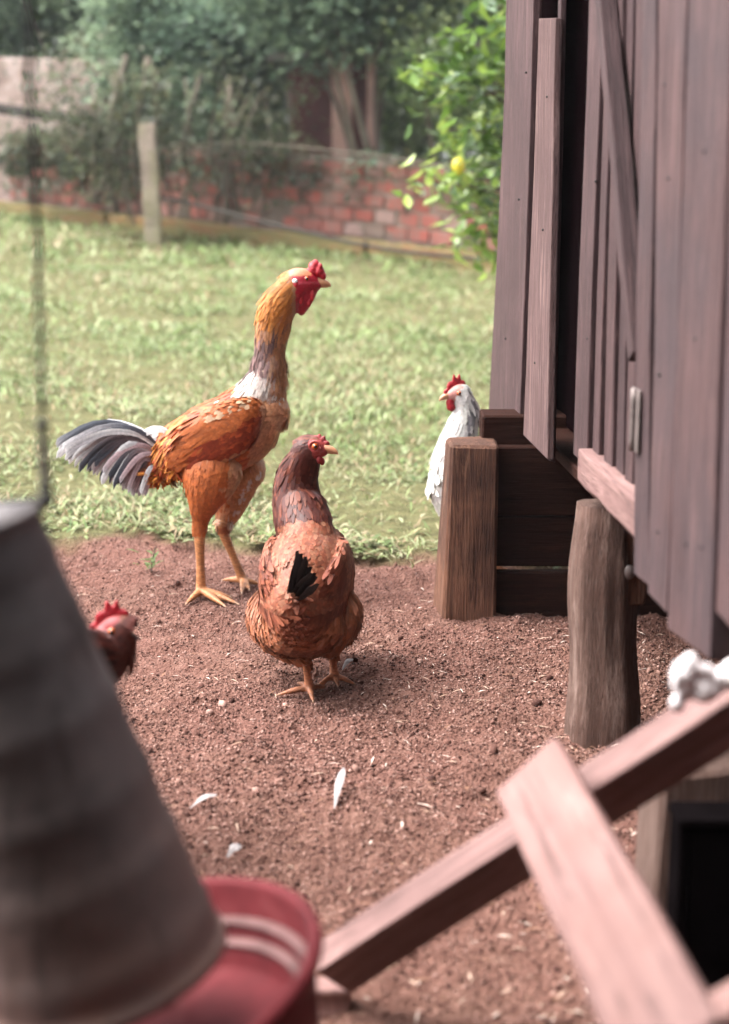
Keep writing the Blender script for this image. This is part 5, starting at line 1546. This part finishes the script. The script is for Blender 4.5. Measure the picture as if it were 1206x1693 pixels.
def small_things():
    # white rag on the rail
    c = at(1150, 1140, 1.25)
    n = 26
    us = np.linspace(-1, 1, n)
    U, Vv = np.meshgrid(us, us)
    def rag(cx, cy, rx, ry, ang, seed):
        ca, sa = math.cos(ang), math.sin(ang)
        return ca, sa
    parts = []
    for (x, y, rx, rz, ry, rot) in ((1132, 1122, 25, 48, 14, 0.10), (1122, 1160, 17, 30, 12, 0.15), (1146, 1136, 28, 30, 16, -0.3), (1175, 1138, 44, 22, 18, -0.45), (1215, 1115, 50, 26, 20, -0.4), (1162, 1122, 30, 26, 16, 0.0), (1255, 1095, 40, 26, 18, -0.4)):
        k = 1.25 / FPX
        axm = np.array([[math.cos(rot), 0, -math.sin(rot)], [0, 1, 0], [math.sin(rot), 0, math.cos(rot)]])
        parts.append(ellipsoid(at(x, y, 1.25), (rx * k, ry * k, rz * k), axm))
    me = remesh(parts, 0.0022, 14, 'white_rag')
    v = mverts(me)
    nz = np.array([fbm(np.array([p[0] * 90]), np.array([p[2] * 90 + p[1] * 50]), 3, 8)[0] for p in v]) - 0.45
    nn = np.empty(len(v) * 3, np.float32); me.vertices.foreach_get('normal', nn); v = v + nn.reshape(-1, 3) * (nz * 0.012)[:, None]
    me.vertices.foreach_set('co', v.astype(np.float32).ravel()); me.update()
    top('white_rag', me, M['rag'], c, 'crumpled white rag lying on the slanting perch rail at the right edge', 'rag')
    # dark box
    f = ong(1180, 1680)
    a = at(1108, 1690, f[1]); b = at(1330, 1690, f[1]); zt = at(1108, 1372, f[1])[2]
    t = 0.012
    root = thing('dark_box', ((a[0] + b[0]) / 2, f[1] + 0.1, 0), 'black box behind the cross plank in the lower right corner', 'box')
    L = root.location
    obj('side', box(a[0], a[0] + t, f[1], f[1] + 0.045, 0, zt, 'side', 0.002), M['blackbox'], root, L)
    obj('side', box(b[0] - t, b[0], f[1], f[1] + 0.045, 0, zt, 'side', 0.002), M['blackbox'], root, L)
    obj('front', box(a[0] + t, b[0] - t, f[1] + 0.001, f[1] + t, 0, zt - 0.001, 'front', 0.002), M['blackbox'], root, L)
    obj('back', box(a[0] + t, b[0] - t, f[1] + 0.045 - t, f[1] + 0.044, 0, zt - 0.001, 'back', 0.002), M['blackbox'], root, L)
    obj('bottom', box(a[0] + t, b[0] - t, f[1] + t, f[1] + 0.045 - t, 0.002, 0.012, 'bottom', 0.001), M['blackbox'], root, L)
    obj('lid', box(a[0] - 0.002, b[0] + 0.002, f[1] - 0.002, f[1] + 0.047, zt + 0.001, zt + 0.012, 'lid', 0.002), M['blackbox'], root, L)
    # dropped feathers
    dummy = type('d', (), {})()
    def drop(x0, y0, x1, y1, wd, lab, up=0.01):
        p, q = ong(x0, y0), ong(x1, y1)
        p = p + np.array([0, 0, 0.012]); q = q + np.array([0, 0, 0.014 + up])
        dummy.root = None; dummy.L0 = p
        wht = np.array(C(186, 176, 174, 0.6))
        o = plume(dummy, [p, p * 0.5 + q * 0.5 + np.array([0, 0, 0.006]), q], wd, (0, -0.25, 1), [wht * 0.9, wht, wht], 'dropped_feather', n=10, prof=([0, 0.15, 0.5, 0.85, 1], [0.12, 0.4, 1, 0.8, 0.1]))
        o.location = Vector([float(c) for c in p]); o.parent = None
        tag(o, lab, 'feather', 'white feathers on the soil')
    drop(553, 1350, 569, 1305, 0.013, 'white feather standing up on the soil below the brown hen', 0.02)
    drop(315, 1349, 360, 1340, 0.010, 'flat white feather lying left of the upright one, near the feeder')
    drop(376, 1432, 400, 1426, 0.015, 'short white feather just above the red feeder pan')
    drop(566, 1118, 584, 1110, 0.012, 'small white feather right behind the foot of the brown hen')
    # little weed at the grass edge
    f = ong(250, 948)
    root = thing('weed', f, 'small leafy weed growing alone on the bare soil left of the rooster', 'weed')
    P = catmull([f - np.array([0, 0, 0.005]), f + np.array([0.004, 0, 0.03]), f + np.array([0.012, 0, 0.062])], 8)
    obj('stem', tube_mesh('stem', P, 0.0012, seg=6), M['bark'], root, f)
    k = 16; hh = rng.random(k)
    pts = f + np.stack([rng.normal(0, 0.012, k), rng.normal(0, 0.012, k), 0.006 + 0.05 * hh], -1)
    a = rng.random(k) * 6.28
    V, F, cc = blades(pts, np.stack([np.cos(a), np.sin(a), 0 * a], -1), 0.02 + 0.015 * rng.random(k), np.full(k, 0.009), 0.3 + 0.4 * rng.random(k), np.tile(np.array(C(110, 130, 70)), (k, 1)), 2)
    obj('leaves', npmesh('leaves', V, F, cc), M['grass'], root, f)
small_things()

# ================================================================== SHELTER ROOF over the place where the photograph is taken from
def shelter():
    root = thing('shelter', (0, -2.0, 0), 'open shelter with sheet roof over the viewpoint, the feeder hangs from it', 'shelter')
    L0 = np.array(root.location)
    obj('roof', box(-2.6, 2.0, -3.0, 0.80, 1.42, 1.46, 'roof', 0.004), M['roofsheet'], root, L0)
    obj('side_wall', box(-2.6, -2.55, -2.84, 0.75, -0.02, 1.418, 'side_wall', 0.004), M['darkboard'], root, L0)  # unseen side walls added to block light from both sides
    obj('side_wall', box(1.95, 2.0, -2.84, 0.75, -0.02, 1.418, 'side_wall', 0.004), M['darkboard'], root, L0)
    obj('back_wall', box(-2.6, 2.0, -2.9, -2.85, -0.02, 1.418, 'back_wall', 0.004), M['darkboard'], root, L0)
shelter()


# ================================================================== HAZE: thin volume added to pale the far bushes
def haze():
    me = box(-64, 64, -34, 94, -5.0, 7.5, 'haze', 0)
    o = bpy.data.objects.new('haze', me); link(o); o['kind'] = 'stuff'
    m = bpy.data.materials.new('haze_air'); m.use_nodes = True
    t = m.node_tree; t.nodes.remove(t.nodes['Principled BSDF'])
    v = t.nodes.new('ShaderNodeVolumePrincipled')
    v.inputs['Color'].default_value = (0.92, 0.96, 1.0, 1)
    v.inputs['Density'].default_value = 0.0012
    t.links.new(v.outputs[0], t.nodes['Material Output'].inputs['Volume'])
    me.materials.append(m)
haze()
